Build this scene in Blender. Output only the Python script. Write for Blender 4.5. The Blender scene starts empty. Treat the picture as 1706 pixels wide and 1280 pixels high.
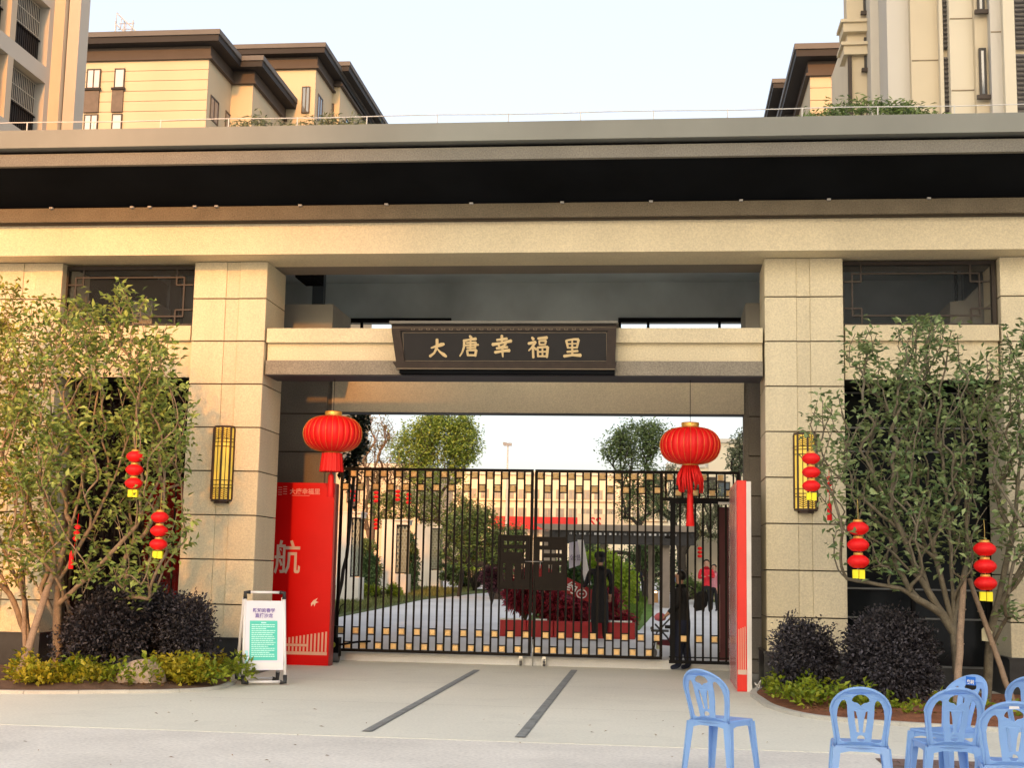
import bpy, math, random
import numpy as np
from mathutils import Vector, Matrix
R = math.radians
SC = bpy.context.scene
COL = SC.collection
random.seed(7)

# ---------------------------------------------------------------- camera
F_PX, PITCH, ROLL, YAW = 2242.5, .1385, .0197, -.1135
cam = bpy.data.cameras.new('camera')
cam.sensor_fit = 'HORIZONTAL'; cam.sensor_width = 36.0
cam.lens = 36.0 * F_PX / 1706.0
cam.clip_start = .1; cam.clip_end = 2000
cob = bpy.data.objects.new('camera', cam); COL.objects.link(cob)
fw = Vector((math.sin(YAW) * math.cos(PITCH), math.cos(YAW) * math.cos(PITCH), math.sin(PITCH)))
rt = Vector((math.cos(YAW), -math.sin(YAW), 0))
up = rt.cross(fw)
rr = math.cos(ROLL) * rt + math.sin(ROLL) * up
uu = -math.sin(ROLL) * rt + math.cos(ROLL) * up
m3 = Matrix((rr, uu, -fw)).transposed()
cob.matrix_world = Matrix.Translation((0, 0, 1.6)) @ m3.to_4x4()
SC.camera = cob

def px_pt(px, py, Yp):
    """point on the vertical plane y = Yp that the photograph shows at pixel (px, py) – used for laying out plants"""
    d = fw + rr*((px-853)/F_PX) - uu*((py-640)/F_PX)
    t = Yp/d.y
    return (d.x*t, Yp, 1.6 + d.z*t)

# ---------------------------------------------------------------- sky, sun, exposure
SUN_EL, SUN_SIDE = R(17), R(4)
world = bpy.data.worlds.new('World'); SC.world = world; world.use_nodes = True
nt = world.node_tree; nt.nodes.clear()
sky = nt.nodes.new('ShaderNodeTexSky'); sky.sky_type = 'NISHITA'; sky.sun_disc = False
sky.sun_elevation = SUN_EL; sky.sun_rotation = math.pi - SUN_SIDE
sky.dust_density = 5.0; sky.air_density = 1.0; sky.ozone_density = 1.0
pale = nt.nodes.new('ShaderNodeMixRGB'); pale.blend_type = 'MIX'; pale.inputs[0].default_value = .5
pale.inputs[2].default_value = (3.3, 3.15, 3.1, 1)          # thin high haze over the whole sky
nt.links.new(sky.outputs[0], pale.inputs[1])
bg = nt.nodes.new('ShaderNodeBackground'); bg.inputs[1].default_value = .135
wo = nt.nodes.new('ShaderNodeOutputWorld')
nt.links.new(pale.outputs[0], bg.inputs[0]); nt.links.new(bg.outputs[0], wo.inputs[0])
sd = bpy.data.lights.new('sun', 'SUN'); sd.energy = 2.0; sd.angle = R(2.0); sd.color = (.70, .25, .035)
so = bpy.data.objects.new('sun', sd); COL.objects.link(so)
to_sun = Vector((math.sin(SUN_SIDE) * math.cos(SUN_EL), -math.cos(SUN_SIDE) * math.cos(SUN_EL), math.sin(SUN_EL)))
so.rotation_euler = to_sun.to_track_quat('Z', 'Y').to_euler(); so.location = (20, -30, 30)
SC.view_settings.view_transform = 'Standard'; SC.view_settings.look = 'None'
SC.view_settings.gamma = 1.0; SC.view_settings.use_curve_mapping = False
SC.view_settings.exposure = 1.5

# ---------------------------------------------------------------- materials
MATS = {}
def mat(name, col, rough=.6, var=.12, vscale=3.0, grain=.0, gscale=120.0, bump=.0, bscale=60.0, metal=0.0,
        spec=.4, island=0.0, emit=None, alpha=None, trans=0.0, streak=0.0, objvar=0.0, stains=0.0):
    """procedural principled: cloudy variation, fine grain, bump, per-island tint"""
    if name in MATS: return MATS[name]
    m = bpy.data.materials.new(name); m.use_nodes = True
    t = m.node_tree; N = t.nodes; L = t.links
    b = N['Principled BSDF']
    b.inputs['Roughness'].default_value = rough; b.inputs['Metallic'].default_value = metal
    b.inputs['Specular IOR Level'].default_value = spec
    geo = N.new('ShaderNodeNewGeometry')
    c = N.new('ShaderNodeRGB'); c.outputs[0].default_value = (*col, 1)
    out = c.outputs[0]
    def mul(out, fac_socket, lo, hi):
        mr = N.new('ShaderNodeMapRange'); mr.inputs[1].default_value = .3; mr.inputs[2].default_value = .7
        mr.inputs[3].default_value = lo; mr.inputs[4].default_value = hi
        L.new(fac_socket, mr.inputs[0])
        v = N.new('ShaderNodeVectorMath'); v.operation = 'SCALE'
        L.new(out, v.inputs[0]); L.new(mr.outputs[0], v.inputs[3])
        return v.outputs[0]
    if var:
        n = N.new('ShaderNodeTexNoise'); n.inputs['Scale'].default_value = vscale; n.inputs['Detail'].default_value = 6
        if streak:
            mp = N.new('ShaderNodeMapping'); mp.inputs['Scale'].default_value = (1, 1, streak)
            L.new(geo.outputs['Position'], mp.inputs[0]); L.new(mp.outputs[0], n.inputs['Vector'])
        else: L.new(geo.outputs['Position'], n.inputs['Vector'])
        out = mul(out, n.outputs['Fac'], 1 - var, 1 + var)
    if grain:
        n = N.new('ShaderNodeTexNoise'); n.inputs['Scale'].default_value = gscale; n.inputs['Detail'].default_value = 3
        L.new(geo.outputs['Position'], n.inputs['Vector'])
        out = mul(out, n.outputs['Fac'], 1 - grain, 1 + grain)
    if stains:
        for sc_, lo, hi in ((.9, .52, .66), (5.0, .60, .70)):
            n = N.new('ShaderNodeTexNoise'); n.inputs['Scale'].default_value = sc_; n.inputs['Detail'].default_value = 8; n.inputs['Roughness'].default_value = .65
            L.new(geo.outputs['Position'], n.inputs['Vector'])
            mr = N.new('ShaderNodeMapRange'); mr.inputs[1].default_value = lo; mr.inputs[2].default_value = hi; mr.inputs[3].default_value = 1; mr.inputs[4].default_value = 1 - stains
            L.new(n.outputs['Fac'], mr.inputs[0]); s = N.new('ShaderNodeVectorMath'); s.operation = 'SCALE'
            L.new(out, s.inputs[0]); L.new(mr.outputs[0], s.inputs[3]); out = s.outputs[0]
    if objvar:
        oi = N.new('ShaderNodeObjectInfo'); v = N.new('ShaderNodeMapRange'); v.inputs[3].default_value = 1 - objvar; v.inputs[4].default_value = 1 + objvar
        L.new(oi.outputs['Random'], v.inputs[0]); s = N.new('ShaderNodeVectorMath'); s.operation = 'SCALE'
        L.new(out, s.inputs[0]); L.new(v.outputs[0], s.inputs[3]); out = s.outputs[0]
    if island:
        v = N.new('ShaderNodeMapRange'); v.inputs[3].default_value = 1 - island; v.inputs[4].default_value = 1 + island
        L.new(geo.outputs['Random Per Island'], v.inputs[0])
        s = N.new('ShaderNodeVectorMath'); s.operation = 'SCALE'; L.new(out, s.inputs[0]); L.new(v.outputs[0], s.inputs[3])
        out = s.outputs[0]
    L.new(out, b.inputs['Base Color'])
    if bump:
        n = N.new('ShaderNodeTexNoise'); n.inputs['Scale'].default_value = bscale; n.inputs['Detail'].default_value = 4
        L.new(geo.outputs['Position'], n.inputs['Vector'])
        bp = N.new('ShaderNodeBump'); bp.inputs['Strength'].default_value = bump; bp.inputs['Distance'].default_value = .01
        L.new(n.outputs['Fac'], bp.inputs['Height']); L.new(bp.outputs[0], b.inputs['Normal'])
    if emit:
        b.inputs['Emission Color'].default_value = (*emit[0], 1); b.inputs['Emission Strength'].default_value = emit[1]
    if alpha is not None: b.inputs['Alpha'].default_value = alpha
    if trans: b.inputs['Transmission Weight'].default_value = trans
    MATS[name] = m
    return m

def leafmat(name, col, col2, rough=.5, island=.35, trans=.25):
    """leaf: two tones mixed per leaf, a little light let through"""
    if name in MATS: return MATS[name]
    m = bpy.data.materials.new(name); m.use_nodes = True
    t = m.node_tree; N = t.nodes; L = t.links
    b = N['Principled BSDF']; b.inputs['Roughness'].default_value = rough; b.inputs['Specular IOR Level'].default_value = .35
    geo = N.new('ShaderNodeNewGeometry')
    mx = N.new('ShaderNodeMixRGB'); mx.inputs[1].default_value = (*col, 1); mx.inputs[2].default_value = (*col2, 1)
    n = N.new('ShaderNodeTexNoise'); n.inputs['Scale'].default_value = 1.3; L.new(geo.outputs['Position'], n.inputs['Vector'])
    ad = N.new('ShaderNodeMath'); ad.operation = 'ADD'; L.new(geo.outputs['Random Per Island'], ad.inputs[0]); L.new(n.outputs['Fac'], ad.inputs[1])
    mr = N.new('ShaderNodeMapRange'); mr.inputs[1].default_value = .5; mr.inputs[2].default_value = 1.4
    L.new(ad.outputs[0], mr.inputs[0]); L.new(mr.outputs[0], mx.inputs[0])
    v = N.new('ShaderNodeMapRange'); v.inputs[3].default_value = 1 - island; v.inputs[4].default_value = 1 + island
    mm = N.new('ShaderNodeMath'); mm.operation = 'MULTIPLY'; mm.inputs[1].default_value = 7.31; L.new(geo.outputs['Random Per Island'], mm.inputs[0])
    fr = N.new('ShaderNodeMath'); fr.operation = 'FRACT'; L.new(mm.outputs[0], fr.inputs[0]); L.new(fr.outputs[0], v.inputs[0])
    s = N.new('ShaderNodeVectorMath'); s.operation = 'SCALE'; L.new(mx.outputs[0], s.inputs[0]); L.new(v.outputs[0], s.inputs[3])
    L.new(s.outputs[0], b.inputs['Base Color'])
    tr = N.new('ShaderNodeBsdfTranslucent'); L.new(s.outputs[0], tr.inputs['Color'])
    ms = N.new('ShaderNodeMixShader'); ms.inputs[0].default_value = trans
    o = N['Material Output']
    L.new(b.outputs[0], ms.inputs[1]); L.new(tr.outputs[0], ms.inputs[2]); L.new(ms.outputs[0], o.inputs['Surface'])
    MATS[name] = m
    return m

STONE = mat('sand_render', (.64, .575, .405), .85, .085, 1.6, .12, 42, .5, 60, objvar=.065, streak=.22)
STONE2 = mat('sand_band', (.64, .565, .39), .85, .08, .8, .12, 42, .5, 60, streak=.4)
JOINT = mat('joint_shadow_gap', (.06, .045, .03), .9, .1)
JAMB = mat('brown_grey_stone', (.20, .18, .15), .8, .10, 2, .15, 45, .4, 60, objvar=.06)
INLINT = mat('inner_sand_render', (.64, .57, .42), .85, .06, 1.5, .12, 42, .4, 60)
BROWN = mat('brown_coarse_render', (.15, .125, .085), .9, .12, 2.5, .25, 50, .6, 60)
COPING = mat('grey_painted_coping', (.225, .23, .20), .7, .10, .9, .05, 200, .08, 150, streak=.6)
COPING2 = mat('grey_coping_lower', (.185, .175, .145), .8, .10, 1.5, .22, 50, .4, 60)
BLACKSOF = mat('black_soffit_paint', (.007, .008, .0095), .9, .3, .8, spec=.04)
DKCEIL = mat('charcoal_ceiling', (.48, .55, .56), .5, .28, .7, .06, 90)
CONC = mat('grey_green_render', (.30, .30, .27), .85, .08, 2, .14, 160, .3, 160)
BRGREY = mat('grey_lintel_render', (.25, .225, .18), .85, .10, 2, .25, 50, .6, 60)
PLINTH = mat('black_granite_plinth', (.035, .037, .04), .35, .2, 6, .3, 120)
IRON = mat('dark_bronze_iron', (.009, .0065, .005), .55, .15, 6, spec=.12)
IRONBLK = mat('black_iron', (.004, .004, .005), .55, .1, spec=.12)
GOLDT = mat('gold_tile', (.85, .56, .24), .45, .10, 8)
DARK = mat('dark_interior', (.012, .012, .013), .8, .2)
WHITE = mat('white_paint', (.80, .79, .77), .5, .04, 4)
GLASSY = mat('dark_glass', (.006, .008, .010), .12, .2, .6, spec=.25)
REDC = mat('red_board_film', (.66, .004, .004), .35, .06, 1.5, spec=.2)
REDL = mat('red_lantern_cloth', (.74, .003, .003), .55, .06, 3)
GOLDC = mat('gold_foil', (.75, .42, .09), .35, .1, 12, metal=.5)
PALE = mat('pale_print', (.80, .60, .45), .5, .05)
YEL = mat('yellow_paper', (.85, .72, .03), .6, .05)

# ---------------------------------------------------------------- mesh builder
class MB:
    def __init__(s): s.v = []; s.f = []; s.mi = []; s.sm = []
    def add(s, vs, fs, mi=0, sm=False):
        k = len(s.v); s.v += [tuple(p) for p in vs]
        for f in fs: s.f.append(tuple(i + k for i in f)); s.mi.append(mi); s.sm.append(sm)
        return s
    def box(s, x0, x1, y0, y1, z0, z1, mi=0):
        if x0 > x1: x0, x1 = x1, x0
        if y0 > y1: y0, y1 = y1, y0
        if z0 > z1: z0, z1 = z1, z0
        v = [(x0,y0,z0),(x1,y0,z0),(x1,y1,z0),(x0,y1,z0),(x0,y0,z1),(x1,y0,z1),(x1,y1,z1),(x0,y1,z1)]
        return s.add(v, [(3,2,1,0),(4,5,6,7),(0,1,5,4),(1,2,6,5),(2,3,7,6),(3,0,4,7)], mi)
    def cbox(s, x0, x1, y0, y1, z0, z1, c=.004, mi=0):
        """box with chamfered edges seen from the front (-y)"""
        v = [(x0,y1,z0),(x1,y1,z0),(x1,y1,z1),(x0,y1,z1),
             (x0,y0+c,z0),(x1,y0+c,z0),(x1,y0+c,z1),(x0,y0+c,z1),
             (x0+c,y0,z0+c),(x1-c,y0,z0+c),(x1-c,y0,z1-c),(x0+c,y0,z1-c)]
        f = [(0,3,2,1),(0,1,5,4),(1,2,6,5),(2,3,7,6),(3,0,4,7),(4,5,9,8),(5,6,10,9),(6,7,11,10),(7,4,8,11),(8,9,10,11)]
        return s.add(v, f, mi)
    def prism(s, pts, d, mi=0):
        """closed polygon pts (3d, planar) extruded along vector d"""
        n = len(pts); d = Vector(d)
        v = [Vector(p) for p in pts] + [Vector(p) + d for p in pts]
        f = [tuple(range(n-1, -1, -1)), tuple(range(n, 2*n))] + [(i, (i+1) % n, n+(i+1) % n, n+i) for i in range(n)]
        return s.add(v, f, mi)
    def tube(s, pts, r, n=6, mi=0, cap=True, sm=True):
        pts = [Vector(p) for p in pts]
        if not hasattr(r, '__len__'): r = [r] * len(pts)
        v = []; prev = None
        for i, p in enumerate(pts):
            t = (pts[min(i+1, len(pts)-1)] - pts[max(i-1, 0)])
            t = t.normalized() if t.length > 1e-9 else Vector((0,0,1))
            if prev is None:
                a = Vector((0,0,1)) if abs(t.z) < .9 else Vector((1,0,0))
                u = t.cross(a).normalized()
            else:
                u = (prev - t * prev.dot(t));  u = u.normalized() if u.length > 1e-6 else t.orthogonal().normalized()
            prev = u; w = t.cross(u)
            for k in range(n):
                a = 2 * math.pi * k / n
                v.append(p + (u * math.cos(a) + w * math.sin(a)) * r[i])
        f = []
        for i in range(len(pts)-1):
            for k in range(n):
                f.append((i*n+k, i*n+(k+1) % n, (i+1)*n+(k+1) % n, (i+1)*n+k))
        s.add(v, f, mi, sm)
        if cap:
            k0 = len(s.v) - len(v)
            s.f.append(tuple(k0 + i for i in range(n-1, -1, -1))); s.mi.append(mi); s.sm.append(False)
            s.f.append(tuple(k0 + (len(pts)-1)*n + i for i in range(n))); s.mi.append(mi); s.sm.append(False)
        return s
    def lathe(s, prof, c, n=24, lobes=0, depth=0.0, mi=0, sm=True):
        """prof: list of (r, z); c: centre; lobes pinch the radius between ribs"""
        v = []; m = n
        for r, z in prof:
            for k in range(m):
                a = 2 * math.pi * k / m
                q = 1.0
                if lobes: q = 1 - depth * (1 - abs(math.sin(a * lobes / 2)))
                v.append((c[0] + r*q*math.cos(a), c[1] + r*q*math.sin(a), c[2] + z))
        f = [(i*m+k, i*m+(k+1) % m, (i+1)*m+(k+1) % m, (i+1)*m+k) for i in range(len(prof)-1) for k in range(m)]
        s.add(v, f, mi, sm)
        k0 = len(s.v) - len(v)
        s.f.append(tuple(k0 + i for i in range(m))); s.mi.append(mi); s.sm.append(False)
        s.f.append(tuple(k0 + (len(prof)-1)*m + i for i in range(m-1, -1, -1))); s.mi.append(mi); s.sm.append(False)
        return s
    def merge(s, o, M=None):
        s.add([ (M @ Vector(p)) if M else p for p in o.v], o.f); s.mi[-len(o.f):] = o.mi; s.sm[-len(o.f):] = o.sm
        return s
    def mesh(s, name, mats, off=(0,0,0)):
        me = bpy.data.meshes.new(name)
        v = np.array([tuple(p) for p in s.v], dtype=float).reshape(-1, 3) - np.array(off)
        me.from_pydata(v.tolist(), [], s.f)
        for m in (mats if isinstance(mats, (list, tuple)) else [mats]): me.materials.append(m)
        if any(s.mi): me.polygons.foreach_set('material_index', s.mi)
        me.polygons.foreach_set('use_smooth', s.sm)
        me.validate(); me.update()
        return me

def wloc(o):
    l = Vector(o.location)
    while o.parent: o = o.parent; l += Vector(o.location)
    return l
def thing(name, label, cat, loc=(0,0,0), group=None, rz=0):
    o = bpy.data.objects.new(name, None); COL.objects.link(o)
    o.empty_display_size = .2; o.location = loc; o.rotation_euler = (0, 0, rz)
    o['label'] = label; o['category'] = cat
    if group: o['group'] = group
    return o
def part(name, mb, mats, parent, world_coords=True, stuff=False, label=None):
    """mesh part under a thing; coordinates are world ones unless told otherwise"""
    me = mb.mesh(name, mats, wloc(parent) if world_coords else (0,0,0)) if isinstance(mb, MB) else mb
    o = bpy.data.objects.new(name, me); COL.objects.link(o); o.parent = parent
    if stuff: o['kind'] = 'stuff'
    if label: o['label'] = label
    return o
def solo(name, mb, mats, label, cat, loc=(0,0,0), group=None, stuff=False):
    me = mb.mesh(name, mats, loc)
    o = bpy.data.objects.new(name, me); COL.objects.link(o); o.location = loc
    o['label'] = label; o['category'] = cat
    if group: o['group'] = group
    if stuff: o['kind'] = 'stuff'
    return o
def struct(name, mb, mats, parent=None, kind='structure'):
    me = mb.mesh(name, mats) if isinstance(mb, MB) else mb
    o = bpy.data.objects.new(name, me); COL.objects.link(o)
    if parent: o.parent = parent
    else: o['kind'] = kind
    return o
def dup(root, loc, rz=None, label=None, parent=None):
    c = root.copy(); COL.objects.link(c)
    if parent is None:
        c.location = loc
        if rz is not None: c.rotation_euler = (0, 0, rz)
        if label: c['label'] = label
    else: c.parent = parent
    for ch in list(root.children): dup(ch, None, parent=c)
    return c

def shape_mesh(name, loops, depth, bevel, mats, to3d, res=1):
    """2d outlines with holes, given thickness and bevel by a filled curve; to3d maps (u, v, w)"""
    cu = bpy.data.curves.new('outline', 'CURVE'); cu.dimensions = '2D'; cu.fill_mode = 'BOTH'
    cu.extrude = max(depth/2 - bevel, 0); cu.bevel_depth = bevel; cu.bevel_resolution = res; cu.offset = -bevel
    for lp in loops:
        s = cu.splines.new('POLY'); s.points.add(len(lp)-1)
        for i, (x, y) in enumerate(lp): s.points[i].co = (x, y, 0, 1)
        s.use_cyclic_u = True
    o = bpy.data.objects.new('outline', cu); COL.objects.link(o)
    dg = bpy.context.evaluated_depsgraph_get()
    me = bpy.data.meshes.new_from_object(o.evaluated_get(dg))
    bpy.data.objects.remove(o); bpy.data.curves.remove(cu)
    me.name = name; me.materials.clear(); me.materials.append(mats)
    for v in me.vertices: v.co = Vector(to3d(v.co.x, v.co.y, v.co.z))
    me.update()
    return me
def text_mesh(name, body, size, depth, mats, to3d, bold=.0, align='CENTER', spacing=1.0):
    cu = bpy.data.curves.new('txt', 'FONT'); cu.body = body; cu.size = size; cu.extrude = depth/2
    cu.align_x = align; cu.align_y = 'CENTER'; cu.offset = bold; cu.space_character = spacing; cu.resolution_u = 2
    o = bpy.data.objects.new('txt', cu); COL.objects.link(o)
    dg = bpy.context.evaluated_depsgraph_get()
    me = bpy.data.meshes.new_from_object(o.evaluated_get(dg))
    bpy.data.objects.remove(o); bpy.data.curves.remove(cu)
    me.name = name; me.materials.clear(); me.materials.append(mats)
    for v in me.vertices: v.co = Vector(to3d(v.co.x, v.co.y, v.co.z))
    me.update()
    return me
def plate(x0, x1, z0, z1, holes, y0, y1):
    """flat plate in the x-z plane with rectangular holes"""
    xs = sorted({x0, x1, *[h[0] for h in holes], *[h[1] for h in holes]})
    zs = sorted({z0, z1, *[h[2] for h in holes], *[h[3] for h in holes]})
    sol = {}
    for i in range(len(xs)-1):
        for j in range(len(zs)-1):
            cx, cz = (xs[i]+xs[i+1])/2, (zs[j]+zs[j+1])/2
            sol[i, j] = not any(h[0] < cx < h[1] and h[2] < cz < h[3] for h in holes)
    mb = MB()
    for (i, j), s in sol.items():
        if not s: continue
        a, b, c, d = xs[i], xs[i+1], zs[j], zs[j+1]
        mb.add([(a,y0,c),(b,y0,c),(b,y0,d),(a,y0,d)], [(0,1,2,3)])
        mb.add([(a,y1,c),(b,y1,c),(b,y1,d),(a,y1,d)], [(3,2,1,0)])
        if not sol.get((i-1, j)): mb.add([(a,y0,c),(a,y0,d),(a,y1,d),(a,y1,c)], [(0,1,2,3)])
        if not sol.get((i+1, j)): mb.add([(b,y0,c),(b,y1,c),(b,y1,d),(b,y0,d)], [(0,1,2,3)])
        if not sol.get((i, j-1)): mb.add([(a,y0,c),(a,y1,c),(b,y1,c),(b,y0,c)], [(0,1,2,3)])
        if not sol.get((i, j+1)): mb.add([(a,y0,d),(b,y0,d),(b,y1,d),(a,y1,d)], [(0,1,2,3)])
    return mb

# ---------------------------------------------------------------- leaves and trees
def leaf_mesh(name, P, D, N, L, W, m, fold=.25):
    """kite shaped folded leaves; P base points, D directions, N normals, L lengths, W widths"""
    P = np.asarray(P, float); n = len(P)
    D = D / (np.linalg.norm(D, axis=1, keepdims=True) + 1e-9)
    S = np.cross(D, N); S /= (np.linalg.norm(S, axis=1, keepdims=True) + 1e-9)
    U = np.cross(S, D)
    L = np.broadcast_to(L, (n,))[:, None]; W = np.broadcast_to(W, (n,))[:, None]
    mid = P + D * L * .45
    V = np.empty((n, 4, 3))
    V[:, 0] = P; V[:, 1] = mid + S * W / 2 + U * W * fold; V[:, 2] = P + D * L - U * L * .12; V[:, 3] = mid - S * W / 2 + U * W * fold
    me = bpy.data.meshes.new(name)
    me.vertices.add(n*4); me.vertices.foreach_set('co', V.reshape(-1))
    idx = (np.arange(n)[:, None]*4 + np.array([0,1,2,0,2,3])).reshape(-1)
    me.loops.add(n*6); me.loops.foreach_set('vertex_index', idx)
    me.polygons.add(n*2); me.polygons.foreach_set('loop_start', np.arange(n*2)*3); me.polygons.foreach_set('loop_total', np.full(n*2, 3))
    me.materials.append(m); me.update(calc_edges=True)
    return me
def rnd_dirs(rng, n, upb=.0):
    d = rng.normal(size=(n, 3)); d[:, 2] += upb
    return d / np.linalg.norm(d, axis=1, keepdims=True)

def grow(base, spine, targets, rng, step=.16, bend=.26, rtip=.004, power=.46):
    """branches that reach every target, joined to the nearest lower limb; returns nodes, parents, radii, tip ids"""
    pos = [np.array(base, float)]; par = [-1]
    for ln in spine:                                   # list of polylines starting from an existing node
        cur = int(np.argmin([np.linalg.norm(p - np.array(ln[0])) for p in pos]))
        for q in ln[1:]:
            q = np.array(q, float); a = pos[cur]; k = max(1, int(np.linalg.norm(q-a)/step)); st = cur
            for i in range(1, k+1):
                jit = rng.normal(size=3) * step * .03
                pos.append(a + (q-a)*i/k + jit); par.append(cur); cur = len(pos)-1
    T = np.asarray(targets, float)
    T = T[np.argsort(np.linalg.norm(T - np.array(base), axis=1))]
    tips = []
    for t in T:
        A = np.array(pos); d = np.linalg.norm(A - t, axis=1)
        hz = np.hypot(A[:, 0]-t[0], A[:, 1]-t[1]); dz = t[2] - A[:, 2]
        cost = d + np.where(dz < hz*1.5, (hz*1.5 - dz)*1.3, 0)
        cost[0] += .3
        j = int(np.argmin(cost)); a = pos[j]
        pj = par[j] if par[j] >= 0 else j
        dr = a - pos[pj]; dr = dr/(np.linalg.norm(dr)+1e-9)
        c = a + (dr*.5 + (t-a)/(np.linalg.norm(t-a)+1e-9)*.6 + np.array([0,0,.12]))*d[j]*bend*1.3
        k = max(2, int(d[j]/step)); cur = j
        for i in range(1, k+1):
            s = i/k; q = (1-s)**2*a + 2*s*(1-s)*c + s*s*t + (rng.normal(size=3)*step*.035 if i < k else 0)
            pos.append(q); par.append(cur); cur = len(pos)-1
        tips.append(cur)
    n = len(pos); cnt = np.zeros(n)
    for t in tips: cnt[t] += 1
    for i in range(n-1, 0, -1): cnt[par[i]] += cnt[i]
    rad = rtip * np.maximum(cnt, 1)**power
    return np.array(pos), np.array(par), rad, tips
def limb_mesh(name, pos, par, rad, m, sides=5, rmax=9):
    n = len(pos); V = []; Fc = []
    ang = np.arange(sides) * 2*math.pi/sides
    for i in range(1, n):
        a, b = pos[par[i]], pos[i]; t = b-a; l = np.linalg.norm(t)
        if l < 1e-6: continue
        t /= l; h = np.array([0,0,1.]) if abs(t[2]) < .9 else np.array([1.,0,0])
        u = np.cross(t, h); u /= np.linalg.norm(u); w = np.cross(t, u)
        ra = min(rad[par[i]], rad[i]*1.35, rmax); rb = min(rad[i], rmax); k = len(V)
        ring = np.cos(ang)[:, None]*u + np.sin(ang)[:, None]*w
        V.extend((a - t*rb*.3 + ring*ra).tolist()); V.extend((b + ring*rb).tolist())
        for q in range(sides): Fc.append((k+q, k+(q+1) % sides, k+sides+(q+1) % sides, k+sides+q))
    me = bpy.data.meshes.new(name); me.from_pydata(V, [], Fc); me.materials.append(m)
    me.polygons.foreach_set('use_smooth', [True]*len(Fc)); me.update()
    return me
def tree(name, label, cat, base, spine, targets, seed, bark, leaf, nleaf, L, W, spread=.14, rtip=.004, group=None, step=.16, back=3, power=.46, droop=.1, rmax=9):
    rng = np.random.default_rng(seed)
    root = thing(name, label, cat, base, group)
    pos, par, rad, tips = grow(base, spine, targets, rng, step=step, rtip=rtip, power=power)
    off = np.array(base)
    part('trunk', limb_mesh('trunk', pos-off, par, rad, bark, rmax=rmax), bark, root)
    P = []; D = []
    for t in tips:
        j = t; chain = [t]
        for _ in range(back):
            if par[j] > 0: j = par[j]; chain.append(j)
        k = max(1, int(rng.poisson(nleaf)))
        for _ in range(k):
            c = chain[min(int(rng.exponential(1.0)), len(chain)-1)]
            q = pos[c] + rng.normal(size=3)*spread*.35
            d = rng.normal(size=3); d[2] = d[2]*.55 + .25
            d /= np.linalg.norm(d)
            P.append(q + d*spread*.15); D.append(d - np.array([0,0,droop]))
    P = np.array(P) - off; D = np.array(D); n = len(P)
    Nn = rng.normal(size=(n, 3))*.6; Nn[:, 2] += 1
    Ls = L * rng.uniform(.7, 1.25, n); Ws = W * rng.uniform(.8, 1.2, n)
    c = part('crown', leaf_mesh('crown', P, D, Nn, Ls, Ws, leaf), leaf, root)
    c['kind'] = 'stuff'
    return root
def in_ellipsoids(rng, els, n, shell=.0):
    """points spread through several ellipsoids (cx,cy,cz,rx,ry,rz,weight)"""
    w = np.array([e[6] for e in els]); w = w/w.sum(); out = []
    for e, k in zip(els, rng.multinomial(n, w)):
        d = rnd_dirs(rng, k); r = rng.uniform(shell, 1, k)**(1/2.2)
        out.append(np.array(e[:3]) + d*r[:, None]*np.array(e[3:6]))
    return np.vstack(out)
def bush(name, label, cat, base, els, seed, leafm, bark, n, L, W, group=None):
    """dense rounded shrub: leaves in clumps over and through lumpy ellipsoids, twigs inside"""
    rng = np.random.default_rng(seed); off = np.array(base)
    root = thing(name, label, cat, base, group)
    cl = in_ellipsoids(rng, els, max(30, n//22), shell=.25)
    cl = cl[cl[:, 2] > base[2] + .03]
    mb = MB()
    for q in cl[rng.permutation(len(cl))[:70]]:
        mb.tube([base, (off + (q-off)*.5 + np.array([0,0,.08])), q], [.012, .007, .003], 4)
    part('branches', mb, bark, root)
    k = n // len(cl) + 1
    P = np.repeat(cl, k, axis=0) + rng.normal(size=(len(cl)*k, 3))*.055
    P = P[P[:, 2] > base[2]]
    cen = np.array([np.average([e[i] for e in els], weights=[e[6] for e in els]) for i in range(3)])
    D = (P - cen); D /= np.linalg.norm(D, axis=1, keepdims=True); D = D + rng.normal(size=P.shape)*.8
    Nn = rng.normal(size=P.shape)*.7; Nn[:, 2] += .8
    c = part('foliage', leaf_mesh('foliage', P-off, D, Nn, L*rng.uniform(.7, 1.3, len(P)), W*rng.uniform(.8, 1.2, len(P)), leafm), leafm, root)
    c['kind'] = 'stuff'
    return root

# ================================================================ THE SETTING
FY = 19.875                                            # front plane of the gatehouse piers
def gz(y): return .15 + .016*(min(max(y, 23.5), 76) - 23.5)   # ground height inside the estate
CONCF = mat('forecourt_concrete', (.73, .715, .61), .85, .07, .45, .07, 30, .35, 30, stains=.09)
PAVE = mat('pinkish_street_paving', (.72, .69, .62), .85, .09, 1.0, .12, 28, .4, 25, stains=.08)
DRIVE = mat('inner_driveway_concrete', (.62, .63, .635), .85, .10, .5, .05, 60, .2, 40)
SOILM = mat('red_brown_soil', (.22, .085, .04), .95, .35, 6, .3, 60, .8, 30)
SOIL2 = mat('dark_damp_soil', (.13, .075, .045), .95, .3, 5, .3, 60, .8, 30)
KERB = mat('pale_kerb_stone', (.52, .51, .455), .8, .1, 3, .12, 120, .2, 90)
LAWN = mat('lawn_ground', (.10, .13, .04), .95, .35, 3, .3, 50, .8, 25)
FARG = mat('far_ground', (.20, .20, .17), .9, .2, .1)

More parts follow.
